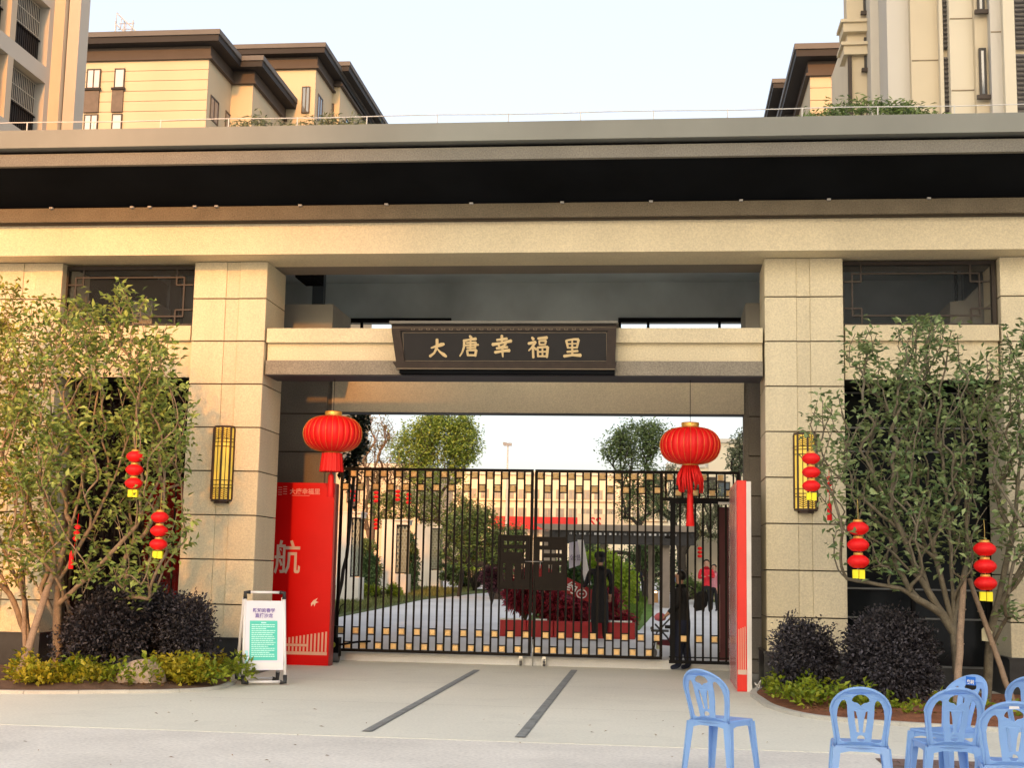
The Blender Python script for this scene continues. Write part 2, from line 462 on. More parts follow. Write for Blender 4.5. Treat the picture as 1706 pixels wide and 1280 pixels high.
g = MB(); g.box(-300, 300, -300, 13.03, -.4, -.004)
struct('street_paving', g, PAVE)
g = MB(); g.box(-300, 300, 13.03, 23.52, -.4, 0)
struct('forecourt', g, CONCF)
g = MB()
ys = [23.52, 26, 30, 36, 44, 52, 60, 68, 76, 120]
for a, b in zip(ys, ys[1:]):
    g.add([(-60,a,gz(a)),(60,a,gz(a)),(60,b,gz(b)),(-60,b,gz(b))], [(0,1,2,3)])
g.add([(-60,23.52,-.01),(60,23.52,-.01),(60,23.52,gz(23.52)),(-60,23.52,gz(23.52))], [(0,1,2,3)])
struct('inner_driveway', g, DRIVE)
g = MB(); g.box(-400, 400, 120, 700, .2, .95); g.box(-400, -60, 23.52, 120, -.4, .3); g.box(60, 400, 23.52, 120, -.4, .3)
struct('far_ground', g, FARG)
# two dark slots running to the gate, laid just proud of the concrete
for xa, ya, xb, yb in ((-3.0, 22.1, -2.905, 13.42), (-1.455, 22.7, -1.375, 13.36)):
    g = MB(); w = .055
    g.add([(xb-w,yb,.004),(xb+w,yb,.004),(xa+w,ya,.004),(xa-w,ya,.004)], [(0,1,2,3)])
    n = 12
    for i in range(n):
        t0, t1 = i/n, (i+1)/n - .006
        x0 = xb+(xa-xb)*t0; x1 = xb+(xa-xb)*t1; y0 = yb+(ya-yb)*t0; y1 = yb+(ya-yb)*t1
        g.add([(x0-w+.012,y0,.009),(x0+w-.012,y0,.009),(x1+w-.012,y1,.009),(x1-w+.012,y1,.009)], [(0,1,2,3)])
    s = struct('drain_channel', g, mat('dark_channel_cover', (.24, .25, .235), .6, .2, 8, .15, 80))
# saw-cut joints of the concrete slabs
g = MB()
for y in (16.3, 19.4):
    g.add([(-5.6,y,.003),(1.2,y,.003),(1.2,y+.008,.003),(-5.6,y+.008,.003)], [(0,1,2,3)])
struct('slab_joint', g, mat('slab_joint_dark', (.30, .27, .23), .9))
# brown bricks stand in for the shade round the chairs, each its own piece
BR1 = mat('shade_brown_brick', (.20, .13, .11), .85, .15, 5, .15, 90, .4, 60)
bed = MB(); bed.box(1.9, 6.5, 11.3, 12.72, -.02, .002)
bedo = struct('chair_shade_strip', bed, mat('shade_brick_bedding', (.16, .12, .10), .9, .2, 6))
bm0 = MB(); bm0.box(-.146, .146, -.071, .071, 0, .008); bme = bm0.mesh('shade_brick', BR1)
k = 0
for r_ in range(9):
    for c_ in range(15):
        x = 2.06 + c_*.30 + (.15 if r_ % 2 else 0); y = 11.39 + r_*.15
        if x > 6.35: continue
        o = bpy.data.objects.new('shade_brick', bme); COL.objects.link(o); o.parent = bedo; o.location = (x, y, .001 + (k*37 % 5)*.0006); k += 1

# planting beds with kerbs
def bed_poly(name, pts, z, m):
    mb = MB(); c = Vector((sum(p[0] for p in pts)/len(pts), sum(p[1] for p in pts)/len(pts), z))
    rng = random.Random(3)
    n = len(pts); v = [(p[0], p[1], z) for p in pts]; v2 = [(c.x+(p[0]-c.x)*.6, c.y+(p[1]-c.y)*.6, z+.05+rng.uniform(0, .04)) for p in pts]
    mb.add(v + v2 + [(c.x, c.y, z+.09)], [(i, (i+1) % n, n+(i+1) % n, n+i) for i in range(n)] + [(n+i, n+(i+1) % n, 2*n) for i in range(n)], sm=True)
    return struct(name, mb, m)
def smooth(pts, k=6):
    out = []
    for i in range(len(pts)-1):
        p0 = pts[max(i-1, 0)]; p1 = pts[i]; p2 = pts[i+1]; p3 = pts[min(i+2, len(pts)-1)]
        for j in range(k):
            t = j/k
            out.append(tuple(.5*((2*p1[a]) + (-p0[a]+p2[a])*t + (2*p0[a]-5*p1[a]+4*p2[a]-p3[a])*t*t + (-p0[a]+3*p1[a]-3*p2[a]+p3[a])*t**3) for a in range(2)))
    return out + [tuple(pts[-1][:2])]
def kerb(name, line, w, h, n_per=1):
    """a run of kerb stones following the line, each stone a child"""
    root = MB(); root.tube([(x, y, .012) for x, y in line], .02, 4); ro = struct(name, root, KERB)
    acc = []; L = 0
    i = 0
    P = [Vector((x, y, 0)) for x, y in line]
    seg = [P[0]]; run = 0
    for a, b in zip(P, P[1:]):
        run += (b-a).length; seg.append(b)
        if run > .55 or b is P[-1]:
            mb = MB(); nn = len(seg); sh = .004
            nl = []
            for q in range(nn):
                d = (seg[min(q+1, nn-1)] - seg[max(q-1, 0)]).normalized(); nrm = Vector((-d.y, d.x, 0))
                nl.append((seg[q] + nrm*w/2, seg[q] - nrm*w/2))
            nl[0] = tuple(p + (seg[1]-seg[0]).normalized()*sh for p in nl[0])
            V = []
            for l_, r_ in nl: V += [(*l_[:2], 0), (*l_[:2], h), (*r_[:2], h), (*r_[:2], 0)]
            Fs = []
            for q in range(nn-1):
                for e in range(4): Fs.append((q*4+e, q*4+(e+1) % 4, (q+1)*4+(e+1) % 4, (q+1)*4+e))
            Fs += [(3,2,1,0), tuple((nn-1)*4+e for e in range(4))]
            mb.add(V, Fs)
            o = bpy.data.objects.new('kerb_stone', mb.mesh('kerb_stone', KERB)); COL.objects.link(o); o.parent = ro
            seg = [b]; run = 0
    return ro
LK = smooth([(-16, 15.4), (-11, 15.7), (-8.05, 16.03), (-6.75, 16.5), (-6.1, 16.85), (-5.78, 17.4), (-5.86, 18.3), (-6.1, 19.1), (-6.3, 19.9)], 7)
RK = smooth([(1.36, 19.8), (1.22, 18.9), (1.25, 18.1), (1.34, 17.1), (1.62, 16.2), (2.05, 15.8), (2.6, 15.57), (3.83, 15.24), (6.5, 14.8), (11, 14.3)], 7)
bed_poly('planting_bed', [(x, y) for x, y in LK] + [(-6.3, 19.95), (-16, 19.95)], .03, SOIL2)
bed_poly('planting_bed', [(x, y) for x, y in RK] + [(11, 19.95), (1.4, 19.95)], .03, SOILM)
kerb('kerb', LK, .09, .04); kerb('kerb', RK, .09, .045)

# ================================================================ THE GATEHOUSE
gh = thing('gatehouse', 'long sand-coloured gatehouse with grey flat cornice and tall stone piers round the vehicle entrance', 'gatehouse', (-2.35, FY, 0))
JZ = [6.3] + [6.38 - k*.6696 for k in range(1, 9)] + [.52]         # joint heights of the pier panels
_pm = {}
def panel_mesh(w, h, d, m):
    k = (round(w, 3), round(h, 3), round(d, 3), m.name)
    if k not in _pm:
        b = MB(); b.cbox(-w/2, w/2, 0, d, -h/2, h/2, .005); _pm[k] = b.mesh('stone_panel', m)
    return _pm[k]
def panel(parent, x0, x1, z0, z1, y, m, d=.03, g=.009, side=None):
    me = panel_mesh(x1-x0-.002, z1-z0-2*g, d, m)
    o = bpy.data.objects.new('stone_panel', me); COL.objects.link(o); o.parent = parent
    if side is None: o.location = Vector(((x0+x1)/2, y, (z0+z1)/2)) - wloc(parent)
    return o
def pier(x0, x1, cols, y0=FY, y1=20.9):
    core = MB(); core.box(x0+.03, x1-.03, y0+.03, y1-.03, 0, 6.3)
    p = part('pier', core, JOINT, gh)
    xs = [x0]
    for c in cols: xs.append(xs[-1] + c*(x1-x0))
    for a, b in zip(JZ, JZ[1:]):
        for i in range(3):
            panel(p, xs[i], xs[i+1], b, a, y0 + (.014 if i == 1 else 0), STONE)
    # side cheeks, one slab per course
    for sx, sg in ((x0, 1), (x1, -1)):
        for a, b in zip(JZ, JZ[1:]):
            key = ('side', round(a-b, 3), sg)
            if key not in _pm:
                m_ = MB(); m_.box(0, .029*sg, .0, y1-y0-.032, -(a-b)/2+.009, (a-b)/2-.009); _pm[key] = m_.mesh('stone_panel', STONE)
            o = bpy.data.objects.new('stone_panel', _pm[key]); COL.objects.link(o); o.parent = p
            o.location = Vector((sx, y0+.031, (a+b)/2)) - wloc(gh)
    pl = MB(); pl.box(x0-.045, x1+.045, y0-.05, y1+.04, 0, .515); pl.box(x0-.06, x1+.06, y0-.065, y1+.05, .515, .54)
    pl.mi[6:] = [0]*6
    part('plinth', pl, PLINTH, gh)
    return p
pier(-10.6, -9.44, (.446, .181, .373)); pier(-7.28, -6.116, (.446, .181, .373))
pier(1.478, 2.617, (.405, .175, .42)); pier(4.86, 6.02, (.405, .175, .42))
# plain wall carrying on past the piers
w = MB(); w.box(-16, -10.63, FY+.2, 20.8, 0, 6.3); w.box(6.05, 13, FY+.2, 20.8, 0, 6.3); part('wall', w, STONE, gh)

X0, X1 = -16, 13
b = MB(); b.box(X0, X1, 19.42, 20.28, 6.30, 6.775); part('beam', b, STONE2, gh)
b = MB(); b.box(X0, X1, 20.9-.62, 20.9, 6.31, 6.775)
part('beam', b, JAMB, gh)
b = MB(); b.box(X0, X1, 19.24, 20.6, 6.79, 7.005); part('cornice_band', b, BROWN, gh)
b = MB(); b.box(X0, X1, 19.3, 20.5, 6.775, 6.79); part('cornice_gap', b, JOINT, gh)
# sloping black eaves soffit, then the two fascias with a shadow gap between
b = MB(); b.prism([(X0, 19.30, 7.005), (X0, 18.26, 7.362), (X0, 18.26, 7.372), (X0, 19.30, 7.22)], (X1-X0, 0, 0)); part('eaves_soffit', b, BLACKSOF, gh)
b = MB(); b.box(X0, X1, 18.20, 18.30, 7.355, 7.535); b.box(X0, X1, 18.3, 24.9, 7.373, 7.53); part('lower_fascia', b, COPING2, gh)
b = MB(); b.box(X0, X1, 18.32, 24.8, 7.53, 7.60); part('cornice_gap', b, BLACKSOF, gh)
b = MB(); b.box(X0, X1, 18.10, 18.45, 7.60, 7.868); b.box(X0, X1, 18.45, 24.9, 7.60, 7.80); part('coping', b, COPING, gh)
# small white spots along the inner edge of the soffit
x = -9.75; i = 0
spots = MB()
for px_x in [-9.37, -8.08, -7.8, -7.09, -6.75, -5.45, -4.13, -2.85, -1.5, -.2, 1.1, 2.35, 3.75]:
    sb = MB(); sb.box(px_x-.026, px_x+.026, 19.185, 19.235, 6.99, 7.010)
    part('eaves_spotlight', sb, mat('spotlight_grey', (.45, .44, .42), .5), gh)

# centre lintel: three steps, brown lower face, dark underside
LX0, LX1 = -6.086, 1.448
b = MB(); b.box(LX0, LX1, FY+.02, 20.58, 5.025, 5.245); part('lintel', b, STONE2, gh)
b = MB(); b.box(LX0, LX1, FY+.10, 20.58, 4.745, 5.025); part('lintel', b, STONE2, gh)
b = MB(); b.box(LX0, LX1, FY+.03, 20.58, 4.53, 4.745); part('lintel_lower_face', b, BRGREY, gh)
b = MB(); b.box(LX0, LX1, FY+.05, 20.57, 4.515, 4.53); part('lintel_soffit', b, mat('dark_slate_soffit', (.045, .045, .055), .6, .1), gh)
# side bays: sill band, spandrel
for a, c in ((-9.41, -7.31), (2.647, 4.83)):
    b = MB(); b.box(a, c, FY+.03, 20.5, 5.06, 5.29); part('sill_band', b, STONE2, gh)
    b = MB(); b.box(a, c, FY+.11, 20.45, 4.49, 5.06); part('spandrel', b, STONE2, gh)
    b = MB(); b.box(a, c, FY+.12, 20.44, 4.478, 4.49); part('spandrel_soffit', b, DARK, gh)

# inner portal: jambs and lintel at y = 23
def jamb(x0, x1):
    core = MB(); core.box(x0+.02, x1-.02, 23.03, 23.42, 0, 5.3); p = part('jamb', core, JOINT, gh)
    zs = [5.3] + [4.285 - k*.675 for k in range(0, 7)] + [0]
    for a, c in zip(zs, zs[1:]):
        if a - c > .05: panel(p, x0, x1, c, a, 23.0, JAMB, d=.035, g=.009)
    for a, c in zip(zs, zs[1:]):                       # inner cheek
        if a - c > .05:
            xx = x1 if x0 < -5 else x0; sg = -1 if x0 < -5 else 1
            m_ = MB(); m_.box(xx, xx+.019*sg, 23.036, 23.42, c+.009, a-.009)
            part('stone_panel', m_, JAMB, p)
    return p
jamb(-7.3, -5.89); jamb(1.43, 2.65)
for a, c in ((-5.89, -5.812), (1.355, 1.43)):
    b = MB(); b.box(a, c, 23.08, 23.45, 0, 5.3); part('jamb_return', b, JAMB, gh)
b = MB(); b.box(-5.812, 1.355, 23.03, 23.36, 4.325, 5.29); part('inner_lintel', b, INLINT, gh)
b = MB(); b.box(-5.812, 1.355, 23.04, 23.35, 4.313, 4.325); part('inner_lintel_soffit', b, mat('dark_slate_soffit', (.05,.05,.05)), gh)

# upper room: charcoal ceiling, rear beam, black box, grey blocks, rear rails
b = MB(); b.box(X0, X1, 20.9, 24.9, 6.95, 7.37); part('ceiling', b, DKCEIL, gh)
RXA, RXB, RXC, RXD = (px_pt(q, 535, 24.5)[0] for q in (556, 752, 1030, 1240))
b = MB(); b.box(X0, X1, 24.5, 24.9, 6.28, 7.3); part('rear_wall', b, DKCEIL, gh)
for a, c in ((X0, RXA), (RXB, RXC), (RXD, X1)):
    b = MB(); b.box(a, c, 24.5, 24.9, 5.2, 6.28); part('rear_wall', b, DKCEIL, gh)
b = MB(); b.box(X0, X1, 27.0, 27.2, 6.66, 7.3); b.box(X0, X1, 24.9, 27.0, 7.2, 7.3); part('rear_eaves', b, CONC, gh)
for a, c in ((RXA, RXB), (RXC, RXD)):
    b = MB(); b.box(a, c, 24.44, 24.5, 6.19, 6.27); part('rear_rail', b, IRONBLK, gh)
    for xx in (a+.03, a+.55, c-.45, c-.03):
        b = MB(); b.box(xx-.025, xx+.025, 24.45, 24.5, 5.2, 6.19); part('rear_rail_post', b, IRONBLK, gh)
b = MB(); b.box(-6.05, -5.75, 21.2, 21.9, 6.34, 6.95); part('black_service_box', b, BLACKSOF, gh)
b = MB(); b.box(-6.13, -5.93, 22.6, 22.75, 5.3, 6.95); part('column', b, mat('blue_grey_column', (.07, .09, .105), .6, .2, 2), gh)
q0 = px_pt(555, 507, 21.6); b = MB(); b.box(-6.55, q0[0], 21.6, 22.9, 5.0, q0[2]); part('grey_block', b, CONC, gh)
q0 = px_pt(1242, 505, 21.6); b = MB(); b.box(q0[0], 1.9, 21.6, 22.9, 5.0, q0[2]); part('grey_block', b, CONC, gh)
q0, q1 = px_pt(222, 501, 21.4), px_pt(255, 501, 21.4)
b = MB(); b.box(q0[0], q1[0], 21.4, 22.2, 5.0, q0[2]); part('grey_block', b, CONC, gh)
b = MB(); b.box(q0[0]+.05, q1[0]-.1, 22.9, 23.1, 5.0, 6.95); part('column', b, mat('blue_grey_column', (.07, .09, .105)), gh)
b = MB(); b.prism([px_pt(u, v, 21.2) for u, v in ((1583, 560), (1680, 560), (1680, 470), (1637, 470), (1607, 500), (1583, 503))], (0, .8, 0)); part('grey_block', b, CONC, gh)
q0 = px_pt(1605, 445, 22.8); b = MB(); b.box(q0[0], q0[0]+.32, 22.8, 23.0, 5.0, 6.95); part('column', b, mat('blue_grey_column', (.07, .09, .105)), gh)
q0 = px_pt(1590, 445, 22.4); b = MB(); b.box(q0[0], q0[0]+.05, 22.4, 22.45, 5.0, 6.95); part('dark_pipe', b, IRONBLK, gh)
# floor over the side bays, back walls, side walls of the porch
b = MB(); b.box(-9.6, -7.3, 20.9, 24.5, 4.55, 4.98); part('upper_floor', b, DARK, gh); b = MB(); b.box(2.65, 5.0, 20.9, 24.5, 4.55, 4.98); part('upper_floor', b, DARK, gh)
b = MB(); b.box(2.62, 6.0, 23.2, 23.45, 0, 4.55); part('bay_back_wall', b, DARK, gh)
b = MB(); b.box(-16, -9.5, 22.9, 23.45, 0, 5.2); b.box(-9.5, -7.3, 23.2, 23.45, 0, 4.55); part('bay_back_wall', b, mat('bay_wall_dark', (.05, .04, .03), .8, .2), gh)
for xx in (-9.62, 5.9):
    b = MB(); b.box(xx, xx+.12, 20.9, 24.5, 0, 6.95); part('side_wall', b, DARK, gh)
# dark glazed screen in the right bay, with slim transoms
b = MB(); b.box(2.66, 4.86, 20.98, 21.0, .32, 4.48); part('glass_screen', b, GLASSY, gh)
for z in (.32, 1.02, 1.45, 3.52, 3.88, 4.42):
    b = MB(); b.box(2.64, 4.86, 20.93, 20.98, z-.012, z+.012); part('transom', b, mat('grey_transom', (.16, .17, .17), .5), gh)
b = MB(); b.box(-9.42, -7.31, 20.52, 20.53, .3, 4.48); part('shade_sheet', b, mat('shade_sheet', (.008,.004,.004), .15, 0, alpha=.38, spec=.15), gh)  # dark see-through sheet added to shade the red board behind it
for xx in (2.70, 3.72, 4.80):
    b = MB(); b.box(xx-.025, xx+.025, 20.92, 20.978, .32, 4.45); part('mullion', b, IRONBLK, gh)
b = MB(); b.box(2.64, 4.86, 20.85, 21.05, 0, .31); part('base_kerb', b, PLINTH, gh)
b = MB(); b.box(-9.44, -7.3, 20.3, 20.5, 0, .30); part('base_kerb', b, PLINTH, gh)
# iron fence in the left bay
FEN = thing('iron_fence', 'thin dark iron fence behind the left trees with the red board showing through', 'fence', (-8.37, 20.4, .3))
for z in (.42, 1.95, 2.9, 4.2):
    b = MB(); b.box(-9.42, -7.3, 20.385, 20.415, z-.014, z+.014); part('rail', b, IRON, FEN)
for i in range(11):
    xx = -9.3 + i*.19
    b = MB(); t = .028 if i % 5 == 0 else .011; b.box(xx-t, xx+t, 20.39-t*.2, 20.41+t, .3, 4.48); part('post' if i % 5 == 0 else 'bar', b, IRON, FEN)

# lattice windows above the side bays
FRAME = mat('bronze_window_frame', (.028, .020, .016), .5, .15, 6)
def lattice(name, x0, x1, z0, z1, label):
    r_ = thing(name, label, 'window', ((x0+x1)/2, FY+.2, z0))
    y0, y1 = FY+.16, FY+.22
    W, H = x1-x0, z1-z0
    def X(u): return x0 + (u-22)/(1480-22)*W
    def Z(v): return z1 - (v-45)/(695-45)*H
    f = MB(); f.box(x0, x1, y0, y1+.05, z1-.055, z1); f.box(x0, x1, y0, y1+.05, z0, z0+.035)
    f.box(x0, x0+.03, y0, y1+.05, z0+.035, z1-.055); f.box(x1-.06, x1, y0, y1+.05, z0+.035, z1-.055)
    part('frame', f, FRAME, r_)
    t = .013
    def hb(u0, u1, v): b = MB(); b.box(X(u0), X(u1), y0+.012, y0+.035, Z(v)-t, Z(v)+t); part('lattice_bar', b, FRAME, r_)
    def vb(u, v0, v1): b = MB(); b.box(X(u)-t, X(u)+t, y0+.0125, y0+.0345, Z(v1), Z(v0)); part('lattice_bar', b, FRAME, r_)
    hb(118, 1335, 167); hb(118, 1335, 590); vb(124, 167, 590); vb(1328, 167, 590)
    hb(40, 215, 247); vb(208, 80, 247); hb(1240, 1425, 250); vb(1243, 80, 250)
    hb(40, 215, 517); vb(212, 517, 680); hb(1245, 1425, 520); vb(1243, 520, 680)
    gl = MB(); gl.box(x0+.03, x1-.06, y1-.005, y1, z0+.035, z1-.055)
    g_ = part('glass_pane', gl, mat('clear_window_glass', (.12, .14, .16), .02, 0, alpha=.07, spec=.15), r_)
    return r_
lattice('lattice_window', -9.44, -7.28, 5.31, 6.27, 'bronze lattice window with open key-pattern corners above the left tree')
lattice('lattice_window', 2.62, 4.84, 5.30, 6.275, 'bronze lattice window with open key-pattern corners above the right tree')

# ---------------------------------------------------------------- name board
SX0, SX1 = -4.07, -.70
sg = thing('name_board', 'dark framed name board with five gold brush characters on the centre lintel', 'sign board', (-2.38, FY, 4.6))
SIGNB = mat('name_board_black', (.013, .012, .012), .4, .1, 4)
SIGNF = mat('name_board_frame', (.034, .023, .017), .45, .2, 10)
def sgy(z, off=0): return 19.80 - (z-4.60)*.30 - off       # board leans forward at the top
def sbox(mb, x0, x1, z0, z1, d0, d1, sl=0, sr=0):
    """slab on the leaning board; sl/sr shift the lower corners inward"""
    v = []
    for d in (d0, d1):
        v += [(x0+sl, sgy(z0, d), z0), (x1-sr, sgy(z0, d), z0), (x1, sgy(z1, d), z1), (x0, sgy(z1, d), z1)]
    mb.add(v, [(0,1,2,3), (7,6,5,4), (0,4,5,1), (1,5,6,2), (2,6,7,3), (3,7,4,0)])
b = MB(); sbox(b, SX0+.005, SX1-.005, 4.605, 5.245, .01, -.10, .06, .02); part('backing', b, SIGNB, sg)
b = MB(); sbox(b, SX0, SX1, 4.60, 4.70, .045, .0, .065, .02); sbox(b, SX0, SX1, 5.15, 5.225, .045, .0)
part('frame_rail', b, SIGNF, sg)
b = MB(); sbox(b, SX0, SX0+.13, 4.70, 5.15, .045, 0, .055, -.055); sbox(b, SX1-.13, SX1, 4.70, 5.15, .045, 0, -.02, .02)
part('frame_stile', b, SIGNF, sg)
GT = mat('dull_gold_trim', (.20, .16, .11), .5, .1, 10)
b = MB(); sbox(b, SX0+.17, SX1-.15, 4.715, 4.722, .012, .0); sbox(b, SX0+.17, SX1-.15, 5.125, 5.132, .012, .0)
sbox(b, SX0+.163, SX0+.17, 4.722, 5.125, .012, .0); sbox(b, SX1-.15, SX1-.143, 4.722, 5.125, .012, .0); part('inner_trim', b, GT, sg)
b = MB(); sbox(b, SX0+.06, SX1-.02, 4.592, 4.606, .055, -.08); sbox(b, SX0, SX1, 5.19, 5.197, .052, .045); part('edge_trim', b, GT, sg)
for xx in [SX0+.3+i*.115 for i in range(24)]:                      # fret marks along the frame
    f = MB(); sbox(f, xx, xx+.055, 5.160, 5.168, .050, .045); sbox(f, xx, xx+.008, 5.168, 5.183, .050, .045); sbox(f, xx+.047, xx+.055, 5.168, 5.183, .050, .045)
    part('fret_mark', f, GT, sg)
b = MB(); b.box(SX0-.02, SX1+.02, 19.50, 19.92, 5.247, 5.285); part('cap', b, mat('sign_cap_grey', (.15, .145, .125), .7), sg)
b = MB(); b.box(SX0+.1, SX1-.03, 19.78, 19.93, 4.53, 4.592); part('bracket', b, BLACKSOF, sg)
GOLDL = mat('gold_letter', (.60, .46, .24), .45, .08, 12)
CH = {
 'da': [[(.10,.50,.05),(.42,.60,.09),(.70,.68,.13),(.86,.72,.09)], [(.46,.98,.10),(.46,.72,.10),(.42,.48,.09),(.28,.22,.07),(.02,.03,.09)], [(.44,.48,.04),(.62,.28,.07),(.84,.12,.12),(.98,.02,.08)]],
 'tang': [[(.52,1.0,.07),(.60,.90,.09)], [(.20,.76,.08),(.5,.82,.06),(.84,.86,.09)], [(.24,.78,.07),(.22,.45,.07),(.12,.2,.05),(.0,.02,.04)], [(.34,.66,.05),(.82,.69,.06)], [(.82,.69,.07),(.78,.42,.06)], [(.26,.54,.05),(.95,.57,.06)], [(.36,.42,.05),(.8,.44,.05)], [(.56,.80,.06),(.54,.34,.06)], [(.38,.30,.07),(.41,.04,.06)], [(.38,.30,.05),(.84,.32,.07)], [(.84,.32,.08),(.78,.02,.07)], [(.41,.06,.06),(.80,.06,.06)]],
 'xing': [[(.24,.80,.07),(.76,.87,.08)], [(.50,1.02,.08),(.50,.66,.07)], [(.02,.58,.10),(.5,.66,.06),(.97,.76,.10)], [(.30,.60,.05),(.38,.48,.08)], [(.70,.64,.08),(.58,.50,.05)], [(.22,.40,.07),(.78,.46,.07)], [(.14,.20,.09),(.5,.27,.07),(.88,.30,.10)], [(.52,.52,.08),(.52,.2,.07),(.54,-.02,.04)]],
 'fu': [[(.20,.98,.07),(.28,.88,.09)], [(.02,.68,.08),(.38,.76,.08)], [(.38,.76,.08),(.22,.52,.06),(.03,.34,.04)], [(.24,.60,.07),(.26,.0,.07)], [(.30,.50,.05),(.40,.40,.08)], [(.50,.92,.07),(.96,.97,.09)], [(.56,.80,.05),(.58,.62,.05)], [(.56,.80,.05),(.90,.82,.06)], [(.90,.82,.07),(.86,.63,.05)], [(.58,.63,.05),(.87,.64,.05)], [(.48,.48,.06),(.50,.04,.06)], [(.48,.49,.06),(.99,.52,.07)], [(.99,.52,.08),(.93,.02,.08)], [(.50,.28,.05),(.94,.29,.05)], [(.50,.07,.05),(.93,.07,.06)], [(.72,.5,.05),(.72,.08,.05)]],
 'li': [[(.16,.92,.08),(.26,.50,.07)], [(.18,.92,.06),(.6,.99,.07),(.86,.97,.10)], [(.87,.96,.09),(.76,.50,.07)], [(.24,.73,.05),(.80,.75,.05)], [(.26,.52,.05),(.77,.53,.06)], [(.50,.96,.06),(.50,.08,.08)], [(.20,.29,.07),(.82,.34,.08)], [(.02,.05,.10),(.5,.11,.08),(.99,.10,.12)]]}
def brush(name, strokes, xc, zc, s, parent, m, yfun, base=.02):
    mb = MB()
    for si, st in enumerate(strokes):
        pts = []
        for i in range(len(st)-1):                     # finer samples along the stroke
            for k in range(4):
                t = k/4; pts.append(tuple(st[i][a]*(1-t) + st[i+1][a]*t for a in range(3)))
        pts.append(st[-1])
        Lf, Rg = [], []
        for i, p in enumerate(pts):
            a = pts[max(i-1, 0)]; c = pts[min(i+1, len(pts)-1)]
            dx, dy = c[0]-a[0], c[1]-a[1]; l = math.hypot(dx, dy) or 1
            Lf.append((p[0]-dy/l*p[2]*.8, p[1]+dx/l*p[2]*.8)); Rg.append((p[0]+dy/l*p[2]*.8, p[1]-dx/l*p[2]*.8))
        e0, e1 = pts[0], pts[-1]; d0 = (e0[0]-pts[1][0], e0[1]-pts[1][1]); d1 = (e1[0]-pts[-2][0], e1[1]-pts[-2][1])
        n0 = math.hypot(*d0) or 1; n1 = math.hypot(*d1) or 1
        poly = [(e0[0]+d0[0]/n0*e0[2]*.5, e0[1]+d0[1]/n0*e0[2]*.5)] + Rg + [(e1[0]+d1[0]/n1*e1[2]*.5, e1[1]+d1[1]/n1*e1[2]*.5)] + Lf[::-1]
        n = len(poly); dep = base + .0012*si
        V = []
        for dd in (0.0, dep):
            for u, v in poly:
                x = xc + (u-.5)*s; z = zc + (v-.5)*s; V.append((x, yfun(z, dd), z))
        q = len(Rg)
        Fr = []
        # front as strips between matching left/right points
        ring = [n + i for i in range(n)]
        Fr.append((ring[0], ring[1], ring[n-1]))
        for i in range(1, q): Fr.append((ring[i], ring[i+1], ring[n-1-i], ring[n-i]))
        Fr.append((ring[q], ring[q+1], ring[q+2]))
        sd = [(i, (i+1) % n, n+(i+1) % n, n+i) for i in range(n)]
        mb.add(V, Fr + sd)
    return part(name, mb, m, parent)
for key, xc, zc, s in (('da', -3.375, 4.905, .262), ('tang', -2.895, 4.93, .30), ('xing', -2.405, 4.93, .30), ('fu', -1.865, 4.915, .30), ('li', -1.355, 4.905, .26)):
    brush('gold_character', CH[key], xc, zc, s, sg, GOLDL, lambda z, d: sgy(z, .0 + d))

# lightning wire along the coping
lw = thing('lightning_wire', 'thin pale rod on short pins running along the top of the grey coping', 'lightning rod', (-2.35, 18.9, 7.868))
PW = mat('pale_galvanised', (.62, .60, .55), .5, .05, 5)
pts = [(X0+i*.8, 18.2, 8.015 + .008*math.sin(i*1.7)) for i in range(int((X1-X0)/.8)+1)]
b = MB(); b.tube(pts, .008, 5); part('wire', b, PW, lw)
for xx in [-12.4+1.02*i for i in range(23)]:
    b = MB(); b.box(xx-.007, xx+.007, 18.193, 18.207, 7.868, 8.025); part('pin', b, PW, lw)

# ================================================================ GATE
GY = 23.40
gate = thing('vehicle_gate', 'dark bronze barred double gate with rows of gold tiles and a square character lattice', 'gate', (-2.2, GY, .15))
TILE = MB(); TILE.cbox(-.049, .049, -.022, .022, -.049, .049, .012); tile_me = TILE.mesh('gold_tile', GOLDT)
_bars = {}
def gbar(parent, x, z0, z1, y=GY, hw=.016, name='bar', m=None):
    k = (round(z0, 3), round(z1, 3), hw, name)
    if k not in _bars:
        b = MB(); b.box(-hw, hw, -.015, .015, z0, z1); _bars[k] = b.mesh(name, m or IRON)
    o = bpy.data.objects.new(name, _bars[k]); COL.objects.link(o); o.parent = parent; o.location = Vector((x, y, 0)) - wloc(parent)
    return o
_short = {}
def gshort(parent, xc, z, w, y=GY):
    k = round(w, 3)
    if k not in _short:
        b = MB(); b.box(-w/2, w/2, -.013, .013, -.009, .009); _short[k] = b.mesh('cross_piece', IRON)
    o = bpy.data.objects.new('cross_piece', _short[k]); COL.objects.link(o); o.parent = parent; o.location = Vector((xc, y, z)) - wloc(parent)
def gtile(parent, xc, z, w, up_=True, dn=True, y=GY):
    o = bpy.data.objects.new('gold_tile', tile_me); COL.objects.link(o); o.parent = parent; o.location = Vector((xc, y, z)) - wloc(parent)
    if up_: gshort(parent, xc, z+.062, w, y)
    if dn: gshort(parent, xc, z-.062, w, y)
